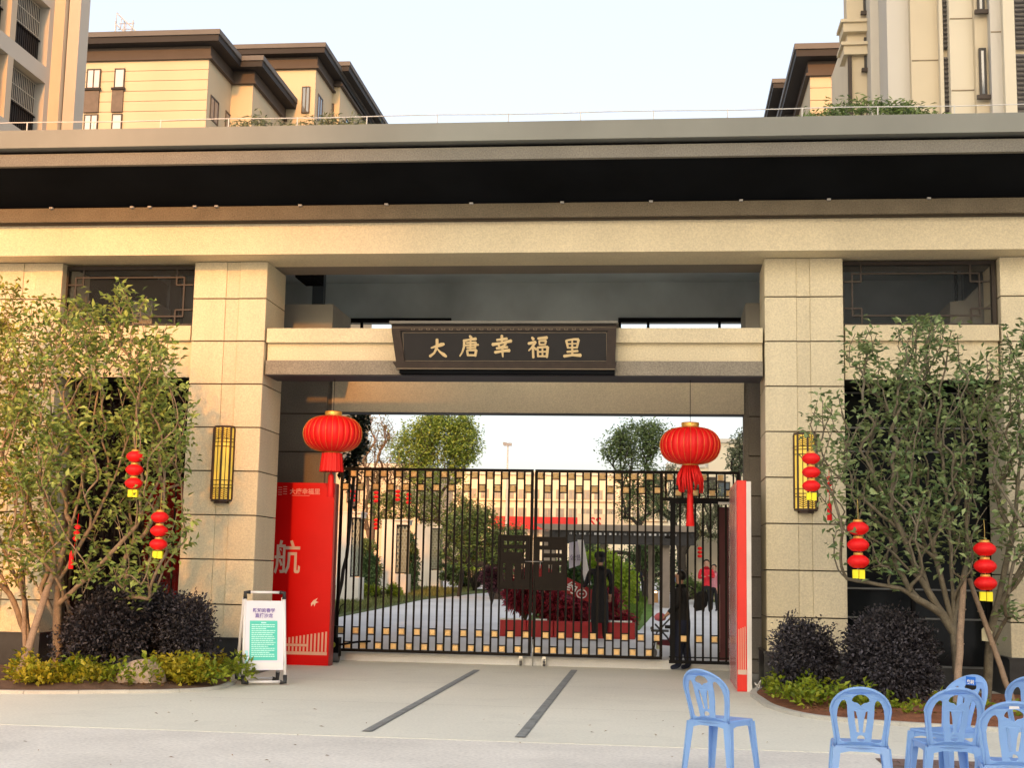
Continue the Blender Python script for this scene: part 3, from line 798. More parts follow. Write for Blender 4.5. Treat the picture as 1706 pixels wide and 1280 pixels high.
def leaf_gate(x0, x1, n, odd):
    dx = (x1-x0)/n
    fr = MB(); fr.box(x0-.02, x1+.02, GY-.022, GY+.022, 3.325, 3.375)
    lf = part('gate_leaf', fr, IRON, gate)
    fr = MB(); fr.box(x0-.02, x1+.02, GY-.022, GY+.022, .165, .215); part('bottom_rail', fr, IRON, lf)
    for i in range(n+1):
        gbar(lf, x0+i*dx, .215, 3.325, hw=.026 if i in (0, n) else .0155)
    w = dx-.031
    for i in range(n):
        xc = x0 + (i+.5)*dx
        if (i % 2 == 1) == odd:
            gtile(lf, xc, 3.268, w, False, True); gtile(lf, xc, .272, w, True, False)
        else:
            gtile(lf, xc, 3.035, w); gtile(lf, xc, .525, w)
    return lf
LF = leaf_gate(-5.665, -2.275, 25, True)
RF = leaf_gate(-2.205, -.035, 16, False)
# fixed end section with the wicket
fr = MB(); fr.box(-.015, 1.29, GY-.022, GY+.022, 3.325, 3.375); fr.box(-.015, 1.29, GY-.022, GY+.022, 2.86, 2.915)
ES = part('end_section', fr, IRON, gate)
gbar(ES, .04, 2.9, 3.325); gbar(ES, 1.275, .1, 3.325, hw=.025)
for i in range(9): gbar(ES, .04+i*.144, 2.915, 3.325, hw=.014)
for i in range(8):
    xc = .04+(i+.5)*.144
    gtile(ES, xc, 3.268 if i % 2 == 0 else 3.0, .115, i % 2 == 1, True)
fr = MB(); fr.box(.10, 1.27, 23.05, 23.09, 2.80, 2.86); fr.box(.10, 1.27, 23.05, 23.09, .13, .185); fr.box(.10, 1.27, 23.055, 23.085, .225, .245)
fr.box(.115, .20, 23.045, 23.095, .185, 2.80)
WK = part('wicket_leaf', fr, IRONBLK, gate)
for i in range(7):
    gbar(WK, .28+i*.128, .185, 2.80, y=23.07, hw=.017, name='bar_black' if False else 'bar')
for i in (0, 2, 4):
    gtile(WK, .344+i*.128, .54, .095, y=23.07)
b = MB(); b.box(.92, 1.14, 23.02, 23.045, 2.79, 2.83); part('closer_arm', b, mat('grey_steel', (.35, .35, .36), .4, metal=.6), gate)
for x0, x1 in ((.03, .11),):
    for z in (.7, 2.2):
        b = MB(); b.box(x0, x1+.03, 23.08, 23.38, z, z+.05); part('hinge_arm', b, IRONBLK, gate)
# character lattice, half on each leaf
def UX(u): return -2.857 + (u-148)*.0021293
def VZ(v): return 2.212 - (v-162)*.0021
def holes(L_): return [(UX(a), UX(c), VZ(d), VZ(b_)) for a, b_, c, d in L_]
LATM = mat('bronze_lattice_plate', (.014, .010, .008), .55, .15, 5, spec=.12)
hl = holes([(198,205,378,235), (198,268,350,295), (350,268,376,345), (195,388,213,530), (273,390,293,532), (348,390,372,515), (168,180,172,570), (300,180,302,186)])
lp = plate(UX(150), UX(415), VZ(598), VZ(155), hl, GY-.035, GY-.012); part('lattice_plate', lp, LATM, LF)
hr = holes([(492,208,560,237), (492,272,670,300), (492,300,520,336), (492,336,670,360), (488,394,518,492), (565,394,594,456), (642,397,668,455)])
lp = plate(UX(440), UX(712), VZ(602), VZ(165), hr, GY-.035, GY-.012); part('lattice_plate', lp, LATM, RF)
for lf, u0, u1, v0, v1 in ((LF,150,415,155,598), (RF,440,712,165,602)):
    b = MB()
    b.box(UX(u0), UX(u1), GY-.05, GY-.035, VZ(v0+14), VZ(v0)); b.box(UX(u0), UX(u1), GY-.05, GY-.035, VZ(v1), VZ(v1-14))
    b.box(UX(u0), UX(u0)+.03, GY-.05, GY-.035, VZ(v1-14), VZ(v0+14)); b.box(UX(u1)-.03, UX(u1), GY-.05, GY-.035, VZ(v1-14), VZ(v0+14))
    part('lattice_border', b, LATM, lf)
b = MB(); b.tube([(UX(375), GY-.06, VZ(370)), (UX(522), GY-.06, VZ(370))], .01, 6); b.tube([(UX(500), GY-.06, VZ(370)), (UX(500), GY-.06, VZ(425))], .009, 6)
part('latch_bolt', b, mat('grey_steel', (.35,.35,.36)), gate)
for xx in (-2.42, -2.02):
    b = MB(); b.box(xx-.03, xx+.03, GY-.03, GY+.03, .12, .165); b.box(xx-.03, xx-.022, GY-.02, GY+.02, .02, .12); b.box(xx+.022, xx+.03, GY-.02, GY+.02, .02, .12)
    cs = part('caster', b, mat('bright_steel', (.5, .5, .48), .35, metal=.7), gate)
    wv = []
    b = MB(); b.tube([(xx-.02, GY-.02, .045), (xx+.02, GY-.02, .045)], .042, 12); part('wheel', b, mat('grey_rubber', (.12, .12, .12)), cs)
b = MB(); b.tube([(-2.215, GY-.035, .0), (-2.215, GY-.035, .45)], .011, 6); part('drop_bolt', b, mat('bright_steel', (.5,.5,.48)), gate)
# gate drive at the left hinge
gm = thing('gate_motor', 'small black gate drive arm and wheel at the foot of the left gate post', 'gate motor', (-5.6, 22.95, 0))
b = MB(); b.box(-5.66, -5.50, 22.9, 23.1, .10, .42); b.box(-5.62, -5.54, 22.86, 23.0, .42, .62); part('housing', b, IRONBLK, gm)
b = MB(); b.tube([(-5.5, 22.95, .30), (-5.25, 23.2, .34), (-5.05, 23.36, .35)], .02, 6); part('arm', b, IRONBLK, gm)
b = MB(); b.tube([(-5.60, 22.84, .30), (-5.60, 22.9, .30)], .05, 14); part('knob', b, mat('dull_yellow', (.30, .30, .04), .5), gm)
b = MB(); b.tube([(-5.66, 22.95, .09), (-5.50, 22.95, .09)], .09, 16); part('wheel', b, mat('grey_rubber', (.12,.12,.12)), gm)
b = MB(); b.tube([(-5.58, 22.95, .6), (-5.50, 22.93, .95), (-5.42, 22.9, 1.0)], .008, 5); part('cable', b, IRONBLK, gm)

# ================================================================ RED BOARDS
RB = thing('red_board', 'wide red event board with a large pale character standing behind the left pier', 'board', (-7.1, 22.15, 0))
b = MB(); b.cbox(-8.75, -5.475, 22.10, 22.17, .0, 3.01, .006); part('panel', b, REDC, RB)
b = MB(); b.box(-5.474, -5.445, 22.102, 22.30, .0, 3.0); part('edge_trim', b, mat('dull_red_edge', (.22,.02,.025), .4), RB)
for xx in (-8.5, -5.7):
    b = MB(); b.box(xx-.03, xx+.03, 22.17, 22.7, 0, .05); b.box(xx-.03, xx+.03, 22.17, 22.23, .05, 2.4); part('rear_strut', b, IRONBLK, RB)
PB = mat('beige_print', (.66, .50, .40), .5, .04)
part('large_character', text_mesh('large_character', '航', .58, .004, PB, lambda u, v, w: (-6.235+u*.80+7.1, -.055+w, 1.72+v), bold=.006), PB, RB, False)
part('logo_text', text_mesh('logo_text', '大唐幸福里', .105, .003, mat('pink_print', (.75,.30,.26), .5), lambda u, v, w: (-5.98+u+7.1, -.055+w, 2.855+v), bold=.002), MATS['pink_print'], RB, False)
lb = MB()
for z in (2.80, 2.84, 2.88, 2.92):
    lb.box(-6.44, -6.375, 22.094, 22.099, z, z+.012); lb.box(-6.355, -6.29, 22.094, 22.099, z+.012, z+.024)
part('logo_mark', lb, mat('pink_print', (.75,.3,.26)), RB)
lb = MB(); lb.box(-6.2, -5.9, 22.094, 22.099, 2.79, 2.798); part('logo_underline', lb, mat('pink_print', (.75,.3,.26)), RB)
bird = shape_mesh('bird_mark', [[(-.06,-.02),(-.02,.03),(.05,.07),(.02,.02),(.07,.0),(.02,-.015),(.0,-.07),(-.02,-.02),(-.055,-.07)]], .003, 0, PALE, lambda u, v, w: (-5.74+u+7.1, -.055+w, 1.03+v))
part('bird_mark', bird, PALE, RB, False)
for i in range(24):                                    # pale print of rising columns along the foot
    xx = -8.6 + i*.13
    pass
ST = mat('beige_stripe_print', (.72, .42, .30), .5, .04)
x = -8.7; i = 0
stp = MB()
while x < -5.52:
    top = .44 + (x + 6.2)*.17 if x > -7.4 else .24
    sb = MB()
    if -7.9 < x < -5.86 :
        sb.box(x, x+.03, 22.0945, 22.0985, .225, .30); sb.box(x, x+.03, 22.0945, 22.0985, .35, max(top, .40))
    else: sb.box(x, x+.03, 22.0945, 22.0985, .225, top)
    part('printed_stripe', sb, ST, RB); x += .062
sb = MB(); sb.box(-8.7, -5.5, 22.094, 22.098, .17, .222); sb.box(-7.9, -5.84, 22.0935, 22.0975, .305, .345); part('printed_base', sb, ST, RB)

RE = thing('red_board', 'narrow end of a red event board standing edge-on beside the right pier', 'board', (1.13, 20.4, 0))
REDC2 = mat('red_orange_film', (.80, .03, .02), .35, .06, 1.5)
b = MB(); b.cbox(1.035, 1.17, 19.42, 21.45, 0, 2.95, .008); part('panel', b, REDC2, RE)
b = MB(); b.box(1.17, 1.235, 19.415, 21.4, .0, 2.935); part('white_lining', b, mat('crumpled_white_film', (.72,.68,.64), .4, .08, 3, bump=.6, bscale=9), RE)
b = MB(); b.box(1.02, 1.033, 19.5, 21.5, .02, 2.9); part('clear_wrap', b, mat('clear_wrap', (.75,.6,.58), .15, .1, 4, alpha=.35), RE)
for i in range(4):
    sb = MB(); sb.box(1.052+i*.029, 1.064+i*.029, 19.413, 19.418, .30, .86+i*.012); part('printed_stripe', sb, ST, RE)
sb = MB(); sb.box(1.042, 1.164, 19.412, 19.417, .235, .30); part('printed_base', sb, PB, RE)
b = MB(); b.tube([(1.30,19.5,.05),(1.36,19.46,.16),(1.34,19.5,.05),(1.28,19.5,.12)], .012, 5); part('torn_film', b, WHITE, RE)
MR = thing('maroon_board', 'maroon printed board behind the right end of the gate', 'board', (1.1, 23.75, .15))
b = MB(); b.cbox(.93, 1.34, 23.72, 23.76, .16, 2.78, .004); part('panel', b, mat('maroon_print', (.085,.012,.016), .6, .1), MR)
for i in range(3):
    sb = MB(); sb.box(.965+i*.11, .975+i*.11, 23.714, 23.719, .30 if i < 1 else .9, 1.45+.06*i); part('printed_line', sb, mat('faint_pink_print', (.30,.16,.17), .6), MR)
part('printed_letters', text_mesh('printed_letters', 'EZ', .16, .003, MATS['faint_pink_print'], lambda u, v, w: (1.16+v-1.1, -.034+w, .30+u-.15+.15)), MATS['faint_pink_print'], MR, False)

# ================================================================ WALL LAMPS
LAMPG = mat('amber_lamp_glass', (.80, .58, .10), .35, .05, 6, emit=((1, .62, .08), .13))
LAMPF = mat('lamp_bronze', (.045, .022, .012), .45, .1)
def wall_lamp(xc, z0, z1, label, grp):
    r_ = thing('wall_lamp', label, 'wall lamp', (xc, FY, z0), grp)
    W = .335; dp = .14
    P = [(-W/2, 0), (-W/2+.075, -dp), (W/2-.125, -dp), (W/2, 0)]      # plan: bay shaped, local
    P = [(-W/2, 0), (-W/2+.05, -.10), (.02, -.155), (W/2-.03, -.10), (W/2, 0)]
    H = z1-z0
    m_ = MB(); m_.prism([(x, y, -.0) for x, y in P], (0, 0, .03)); m_.prism([(x, y, H-.03) for x, y in P], (0, 0, .03))
    m_.prism([(x*.7, y*.7, -.035) for x, y in P], (0, 0, .035))
    m_.box(-W/2, W/2, -.012, 0, .03, H-.03)
    part('casing', m_, LAMPF, r_, False)
    s_ = .93
    g_ = MB(); g_.prism([(x*s_, y*s_, .03) for x, y in P], (0, 0, H-.06)); part('glass', g_, LAMPG, r_, False)
    for p in P:
        b = MB(); t = .014 if p[0] not in (-W/2, W/2) else .01
        b.box(p[0]-t, p[0]+t, p[1]-.008 if p[1] < 0 else -.016, p[1]+.012 if p[1] < 0 else 0, .03, H-.03); part('upright', b, LAMPF, r_, False)
    def facet(i):
        a, c = Vector((*P[i], 0)), Vector((*P[i+1], 0)); d = c-a; n_ = Vector((d.y, -d.x, 0)).normalized()
        if n_.y > 0: n_ = -n_
        return a, d, n_
    for h in (.20, .245, .315, H-.315, H-.245, H-.20):
        m_ = MB(); m_.tube([(x*1.01, y*1.02, h) for x, y in P], .0055, 4, sm=False); part('cross_rib', m_, LAMPF, r_, False)
    for i in (1, 2):
        a, d, n_ = facet(i); off = n_*.002
        def rib(s0, h0, s1, h1, t=.0045):
            p0 = a + d*s0 + off; p1 = a + d*s1 + off
            p0.z = h0; p1.z = h1; m_.tube([p0, p1], t, 4, sm=False)
        m_ = MB()
        if i in (1, 2):
            rib(.5, .03, .5, H-.03, .006)
        part('centre_rib', m_, LAMPF, r_, False)
        if i in (1, 2):
            m_ = MB()
            for k in range(5):
                h = .045 + k*.030
                rib(.5, h+.03-.03, .04, h+.03); rib(.5, h, .96, h+.03)
                h2 = H - .20 + .01 + k*.030
                rib(.5, h2+.0, .04, h2+.03-.005); rib(.5, h2, .96, h2+.025)
            part('feather_rib', m_, LAMPF, r_, False)
    return r_
wall_lamp(-6.675, 2.57, 3.715, 'tall amber lamp in a bronze feather-patterned case on the left pier', 'wall lamps on the piers')
wall_lamp(2.045, 2.55, 3.68, 'tall amber bronze-cased lamp on the right pier, partly behind red lanterns', 'wall lamps on the piers')

# ================================================================ BIG LANTERNS
def big_lantern(xc, yc, ztop, label, kind):
    r_ = thing('festival_lantern', label, 'lantern', (xc, yc, ztop), 'large lanterns under the lintel')
    h = .56; rad = .455
    prof = []
    for i in range(17):
        t = i/16; a = math.pi*(t*.94+.03)
        prof.append((max(.13, rad*math.sin(a)**.62), -.07 - h*(1-math.cos(a))/2 ))
    b = MB(); b.lathe(prof, (0,0,0), 120, 28, .055); part('lantern_body', b, REDL, r_, False)
    gr = MB()
    for k in range(28):
        a = 2*math.pi*k/28
        gr = MB(); gr.tube([((r+.004)*math.cos(a), (r+.004)*math.sin(a), z) for r, z in prof], .0019, 4); part('rib', gr, GOLDC, r_, False)
    b = MB(); b.lathe([(.13, 0), (.135, -.02), (.125, -.085)], (0,0,0), 32); part('top_cap', b, GOLDC, r_, False)
    zb = -.07-h
    b = MB(); b.lathe([(.13, zb+.02), (.12, zb-.01), (.09, zb-.045)], (0,0,0), 32); part('bottom_cap', b, GOLDC, r_, False)
    b = MB(); b.tube([(0,0,0), (0,0,4.515-ztop)], .005, 5); part('cord', b, IRONBLK, r_, False)
    RT = mat('red_tassel_cloth', (.68, .008, .005), .6, .12, 20, streak=.05)
    if kind == 0:
        n = 96; V = []; 
        for z, rr_ in ((zb-.02, .150), (zb-.15, .165), (zb-.305, .180)):
            for k in range(n):
                a = 2*math.pi*k/n; q = rr_*(1+.05*math.sin(k*2.1)+.03*math.sin(k*5.3)); V.append((q*math.cos(a), q*math.sin(a), z + .006*math.sin(k*3.7)))
        b = MB(); b.add(V, [(i*n+k, i*n+(k+1)%n, (i+1)*n+(k+1)%n, (i+1)*n+k) for i in range(2) for k in range(n)], sm=True)
        part('fringe', b, RT, r_, False)
        b = MB(); b.tube([(0,0,zb-.04), (0,0,zb-.36)], .012, 6); b.lathe([(.03, zb-.34), (.045, zb-.38), (.05, zb-.5), (.056, zb-.70)], (0,0,0), 18, 9, .25); part('tassel', b, RT, r_, False)
    else:
        rg = random.Random(5)
        b = MB()
        for k in range(26):
            a = 2*math.pi*k/26; r0, r1 = .11, .175+rg.uniform(-.03, .03); l = rg.uniform(.26, .40)
            b.tube([(r0*math.cos(a), r0*math.sin(a), zb-.02), (r1*math.cos(a+.1), r1*math.sin(a+.1), zb-.03-l*.5), (r1*1.06*math.cos(a+.25), r1*1.06*math.sin(a+.25), zb-.03-l)], [.016, .019, .013], 5)
        part('fringe', b, RT, r_, False)
        b = MB(); b.lathe([(.03, zb-.05), (.04, zb-.3), (.045, zb-.42)], (0,0,0), 12); b.lathe([(.035, -.0), (.045, -.06), (.05, -.3), (.065, -.52)], (.0, 0, zb-.40), 20, 10, .2); part('tassel', b, RT, r_, False)
    return r_
big_lantern(-5.09, 20.3, 4.005, 'large red gold-ribbed lantern with square fringe at the left end of the lintel', 0)
big_lantern(.395, 20.3, 3.87, 'large red gold-ribbed lantern with loose tassels at the right end of the lintel', 1)

# small lantern strings hanging in the trees
YELM = mat('yellow_card_tag', (.88, .78, .02), .6, .04)
def lantern_string(xc, yc, ztop, s, label, tag_=True, up=.25, grp='strings of three small red lanterns in the trees'):
    r_ = thing('lantern_string', label, 'lantern string', (xc, yc, ztop), grp)
    rr_ = .125*s; hh = .178*s
    b = MB(); b.tube([(0,0,up), (0.005,0,up*.5), (0,0,-3*hh)], .0035, 4); part('cord', b, mat('gold_thread', (.55,.38,.10), .5), r_, False)
    for k in range(3):
        z = -k*hh*1.08
        prof = [(rr_*(.42 + .60*math.sin(math.pi*t)**.75), z-.02*s-hh*.86*t) for t in [i/10 for i in range(11)]]
        b = MB(); b.lathe(prof, (0,0,0), 40, 14, .05); part('lantern_body', b, REDL, r_, False)
        b = MB(); b.lathe([(rr_*.42, z+.006*s), (rr_*.46, z-.022*s)], (0,0,0), 16); part('gold_cap', b, GOLDC, r_, False)
    if tag_:
        z = -3*hh*1.08-.0
        b = MB(); b.box(-.068*s, -.004*s, -.03*s, .03*s, z-.10*s, z); b.box(.004*s, .068*s, -.032*s, .028*s, z-.105*s, z); part('tag', b, YELM, r_, False)
    return r_
lantern_string(*px_pt(226, 750, 16.75)[:1], 16.75, px_pt(226, 750, 16.75)[2], .90, 'three-lantern string with yellow tag hanging highest in the left tree')
lantern_string(*px_pt(267, 851, 16.75)[:1], 16.75, px_pt(267, 851, 16.75)[2], .90, 'three-lantern string with yellow tag hanging low in front of the red board at left')
lantern_string(*px_pt(1351, 753, 16.3)[:1], 16.3, px_pt(1351, 753, 16.3)[2], .85, 'three-lantern string with yellow tag hanging in front of the right wall lamp')
lantern_string(*px_pt(1429, 867, 16.5)[:1], 16.5, px_pt(1429, 867, 16.5)[2], 1.02, 'three-lantern string with yellow tag hanging beside the right pier edge')
lantern_string(*px_pt(1640, 901, 16.8)[:1], 16.8, px_pt(1640, 901, 16.8)[2], 1.06, 'three-lantern string with yellow tag hanging farthest right, left of the forked trunk')
def bead_string(xc, yc, ztop, sc_, label, n=3, dx=0.0):
    r_ = thing('bead_string', label, 'lantern charm', (xc, yc, ztop), 'small red charms hanging in the trees')
    b = MB(); b.tube([(0,0,.15), (dx*.3,0,-.2), (dx,0,-.52*sc_)], .004, 4); part('cord', b, REDL, r_, False)
    for k in range(n):
        z = -.03 - k*.075*sc_
        b = MB(); b.lathe([(.02*sc_, z+.03*sc_), (.045*sc_, z), (.02*sc_, z-.03*sc_)], (dx*k*.15,0,0), 12); part('bead', b, REDL, r_, False)
    b = MB(); b.lathe([(.012*sc_, -.34*sc_), (.03*sc_, -.38*sc_), (.034*sc_, -.58*sc_)], (dx,0,0), 8); part('tassel', b, REDL, r_, False)
    return r_
bead_string(2.06, 17.2, 2.86, .95, 'short red bead charm with tassel hanging on the face of the right pier')
bead_string(-7.72, 17.2, 2.10, 1.0, 'red bead charm with tassel hanging beside the stake of the left tree', dx=-.06)

# ================================================================ A-FRAME NOTICE
def at_fr(u, y, z): return (u, y, z)
AF = thing('notice_stand', 'white A-frame notice stand with a turquoise text sheet before the left pier', 'notice stand', (-5.385, 18.20, 0), rz=R(26))
WT = mat('white_tube_paint', (.82, .80, .80), .35, .03)
BC = mat('black_plastic_corner', (.03, .03, .032), .4, .1)
HW = .285
def afr(side):
    yb, yt = (.0, .27) if side == 0 else (.62, .33)
    def P_(x, z): return (x, yb+(yt-yb)*z/1.27, z)
    b = MB()
    for sx in (-1, 1): b.tube([P_(sx*HW, .08), P_(sx*(HW-.015), 1.17)], .022, 10)
    b.tube([P_(-HW+.06, .045), P_(HW-.06, .045)], .019, 10); 
    if side == 0: b.tube([P_(-HW+.06, 1.245), P_(HW-.08, 1.245)], .019, 10)
    f_ = part('tube_frame' if side == 0 else 'rear_frame', b, WT, AF, False)
    for sx in (-1, 1):
        b = MB(); b.tube([P_(sx*HW, .13), P_(sx*HW, .035), P_(sx*(HW-.07), .04)], .03, 8); part('corner_piece', b, BC, AF, False)
        if side == 0:
            b = MB(); b.tube([P_(sx*(HW-.015), 1.15), P_(sx*(HW-.015), 1.24), P_(sx*(HW-.085), 1.245)], .028, 8); part('corner_piece', b, BC, AF, False)
    return P_
P0 = afr(0); P1 = afr(1)
tl = math.atan2(.27, 1.27)
def brd(mb, x0, x1, z0, z1, f0, f1):
    v = []
    for f in (f0, f1):
        for x, z in ((x0,z0), (x1,z0), (x1,z1), (x0,z1)):
            p = P0(x, z); v.append((p[0], p[1]-f, p[2]))
    mb.add(v, [(0,1,2,3), (7,6,5,4), (0,4,5,1), (1,5,6,2), (2,6,7,3), (3,7,4,0)][:])
b = MB(); brd(b, -HW+.012, HW-.028, .20, 1.13, .012, -.012); part('poster_board', b, mat('poster_white', (.78,.76,.82), .3, .03), AF, False)
b = MB(); brd(b, -HW+.03, HW-.05, .215, .30, .0135, .0125); part('board_lower_strip', b, WT, AF, False)
TQ = mat('turquoise_print', (.10, .62, .50), .35, .05, 8)
b = MB(); brd(b, -.205, .175, .33, .86, .0150, .0125); part('turquoise_sheet', b, TQ, AF, False)
TQL = mat('pale_text_print', (.55, .88, .80), .4)
rg = random.Random(11)
for i in range(17):
    z = .80 - i*.0265
    b = MB(); x1 = .15 - (rg.random()*.13 if i % 3 == 2 else rg.random()*.02)
    x = -.18
    while x < x1:
        w_ = rg.uniform(.02, .06); brd(b, x, min(x+w_, x1), z, z+.011, .0162, .0151); x += w_+.005
    part('text_line', b, TQL, AF, False)
b = MB(); brd(b, -.05, .02, .825, .840, .0162, .0151); part('sheet_heading', b, TQL, AF, False)
b = MB(); brd(b, -HW+.02, -.225, .235, .46, .0145, .0125); part('corner_tint', b, mat('pale_blue_tint', (.45,.75,.80), .35), AF, False)
PU = mat('purple_print', (.20, .14, .42), .4)
def on_board(u, v, w):
    p = P0(0, v); return (u-.012, p[1]-.0165+w, v)
for s_, z_ in (('新知的春学', .995), ('直播沙龙', .925)):
    part('title_text', text_mesh('title_text', s_[:5], .062, .002, PU, lambda u, v, w, z_=z_: on_board(u, v+z_, w), bold=.0012), PU, AF, False)

# ================================================================ CHAIRS
CH_M = mat('sky_blue_plastic', (.31, .54, .86), .32, .05, 3, spec=.5)
# plastic lets a little light through
_t = CH_M.node_tree; _b = _t.nodes['Principled BSDF']; _b.inputs['Subsurface Weight'].default_value = .0
_tr = _t.nodes.new('ShaderNodeBsdfTranslucent'); _tr.inputs['Color'].default_value = (.25, .48, 1, 1)
_mx = _t.nodes.new('ShaderNodeMixShader'); _mx.inputs[0].default_value = .3
_t.links.new(_b.outputs[0], _mx.inputs[1]); _t.links.new(_tr.outputs[0], _mx.inputs[2]); _t.links.new(_mx.outputs[0], _t.nodes['Material Output'].inputs['Surface'])
def arc_pts(cx, cy, rx, ry, a0, a1, n): return [(cx+rx*math.cos(R(a0+(a1-a0)*i/n)), cy+ry*math.sin(R(a0+(a1-a0)*i/n))) for i in range(n+1)]
def chair_parts(root):
    out = [(-.172, -.02)] + [(-.178, .06), (-.190, .15), (-.200, .23)] + arc_pts(0, .25, .205, .185, 178, 2, 26) + [(.200, .23), (.190, .15), (.178, .06), (.172, -.02)]
    out = out + [(x, -.02) for x in (.12, .06, 0, -.06, -.12)]
    def sideh(s):
        L_ = [(.070,.03), (.105,.022), (.138,.03), (.148,.09), (.158,.16), (.162,.22), (.155,.275), (.140,.315), (.125,.335), (.110,.34), (.098,.325), (.093,.30), (.092,.25), (.086,.17), (.076,.10)]
        L_ = [(s*x, y) for x, y in L_]; return L_ if s > 0 else L_[::-1]
    fan = arc_pts(0, .335, .060, .050, 0, 180, 10) + [(-.045, .325), (-.022, .320), (0, .300), (.022, .320), (.045, .325)]
    sl = []
    for s in (-1, 1):
        q = [(s*.012,.10), (s*.028,.10), (s*.040,.18), (s*.046,.26), (s*.034,.255), (s*.020,.19)]
        sl.append(q if s > 0 else q[::-1])
    hole = arc_pts(0, .055, .026, .024, 0, 330, 11)
    def t3(u, v, w):
        lean = .02 + .34*v*(.55+.45*v/.44)
        return (u, -.185 - lean + 1.55*u*u*(1-.3*v) + w, .435 + v*.94)
    me = shape_mesh('backrest', [out, sideh(1), sideh(-1), fan, *sl, hole], .014, .004, CH_M, t3)
    o = part('backrest', me, CH_M, root, False)
    b = MB(); b.tube([(x, -.197-(.02+.34*y*(.55+.45*y/.44))+1.55*x*x*(1-.3*y), .435+y*.94) for x, y in out[:35]], .010, 6); part('back_rim', b, CH_M, root, False)
    st = [(-.17,-.17), (-.05,-.185), (.05,-.185), (.17,-.17)] + arc_pts(.165, .165, .035, .035, 0, 90, 4) + arc_pts(-.165, .165, .035, .035, 90, 180, 4)
    me = shape_mesh('seat', [st], .02, .007, CH_M, lambda u, v, w: (u, v, .428 - .10*(.04-min(.04, u*u+v*v)) + w))
    part('seat', me, CH_M, root, False)
    b = MB()
    for sy in (-1, 1):
        b.prism([(-.175, sy*.19, .43), (.175, sy*.19, .43), (.19, sy*.195, .33), (.15, sy*.193, .375), (.08, sy*.192, .392), (-.08, sy*.192, .392), (-.15, sy*.193, .375), (-.19, sy*.195, .33)], (0, -.006*sy, 0))
        sx = sy
        b.prism([(sx*.192, -.175, .43), (sx*.192, .175, .43), (sx*.196, .19, .33), (sx*.194, .15, .375), (sx*.193, .08, .392), (sx*.193, -.08, .392), (sx*.194, -.15, .375), (sx*.196, -.19, .33)], (-.006*sx, 0, 0))
    part('apron', b, CH_M, root, False)
    for sx in (-1, 1):
        for sy in (-1, 1):
            b = MB(); tx, ty, fx, fy = sx*.197, sy*.197, sx*.232, sy*.225
            w0, w1, th = .062, .040, .006
            # L section: two tapering webs meeting at the outer corner
            b.prism([(tx, ty, .42), (tx-sx*w0, ty, .42), (fx-sx*w1, fy, 0), (fx, fy, 0)], (0, -sy*th, 0))
            b.prism([(tx, ty, .42), (tx, ty-sy*w0, .42), (fx, fy-sy*w1, 0), (fx, fy, 0)], (-sx*th, 0, 0))
            b.tube([(tx, ty, .42), (fx, fy, 0)], .007, 5)
            part('leg', b, CH_M, root, False)
CG = 'blue plastic chairs on the forecourt'
c1 = thing('plastic_chair', 'blue plastic chair standing alone in the middle of the forecourt, turned to the right', 'chair', (.475, 11.45, 0), CG, R(-33))
chair_parts(c1)
c2 = dup(c1, (1.405, 10.12, 0), R(-6), 'blue plastic chair seen squarely from behind, second chair from the left')
c3 = dup(c1, (2.04, 10.32, 0), R(5), 'blue plastic chair overlapping the sideways chair with the blue sticker')
c4 = dup(c1, (2.20, 11.12, 0), R(128), 'blue plastic chair turned sideways with a blue sticker on its tilted back')
c5 = dup(c1, (3.02, 11.75, 0), R(-12), 'blue plastic chair farthest back at the right edge of the picture')
c6 = dup(c1, (2.25, 9.32, 0), R(-8), 'blue plastic chair nearest to the viewer at the lower right corner')
# sticker on the sideways chair
sb = MB(); sb.box(-.046, .046, -.311, -.306, .772, .838)
stk = part('sticker', sb, mat('blue_sticker', (.02, .16, .62), .4), c4, False)
part('sticker_text', text_mesh('sticker_text', '奥利', .036, .002, WHITE, lambda u, v, w: (-u, -.304+w, .795+v), bold=.001), WHITE, stk, False)
sb = MB(); sb.box(-.03, .03, -.333, -.330, .80, .835); part('sticker', sb, mat('white_sticker', (.8,.8,.82), .4), c6, False)

# ================================================================ PEOPLE
SKIN = mat('skin', (.48, .27, .18), .5, .05, 8)
HAIRM = mat('black_hair', (.012, .010, .010), .45, .2, 30)
def skin_body(name, pts, edges, root_i, zones, sub=2):
    """one continuous skinned figure; pts: name -> (x, y, z, rx, ry); zones(x,y,z) -> material index"""
    keys = list(pts); ix = {k: i for i, k in enumerate(keys)}
    me = bpy.data.meshes.new(name)
    me.from_pydata([pts[k][:3] for k in keys], [(ix[a], ix[b]) for a, b in edges], [])
    o = bpy.data.objects.new(name, me); COL.objects.link(o)
    md = o.modifiers.new('skin', 'SKIN'); md.branch_smoothing = .4
    if not me.skin_vertices:
        bm_ok = False
    for k in keys:
        sv = me.skin_vertices[0].data[ix[k]]; sv.radius = pts[k][3:5]; sv.use_root = (k == root_i)
    s2 = o.modifiers.new('sub', 'SUBSURF'); s2.levels = sub; s2.render_levels = sub
    dg = bpy.context.evaluated_depsgraph_get(); dg.update()
    out = bpy.data.meshes.new_from_object(o.evaluated_get(dg))
    bpy.data.objects.remove(o)
    out.name = name
    return out
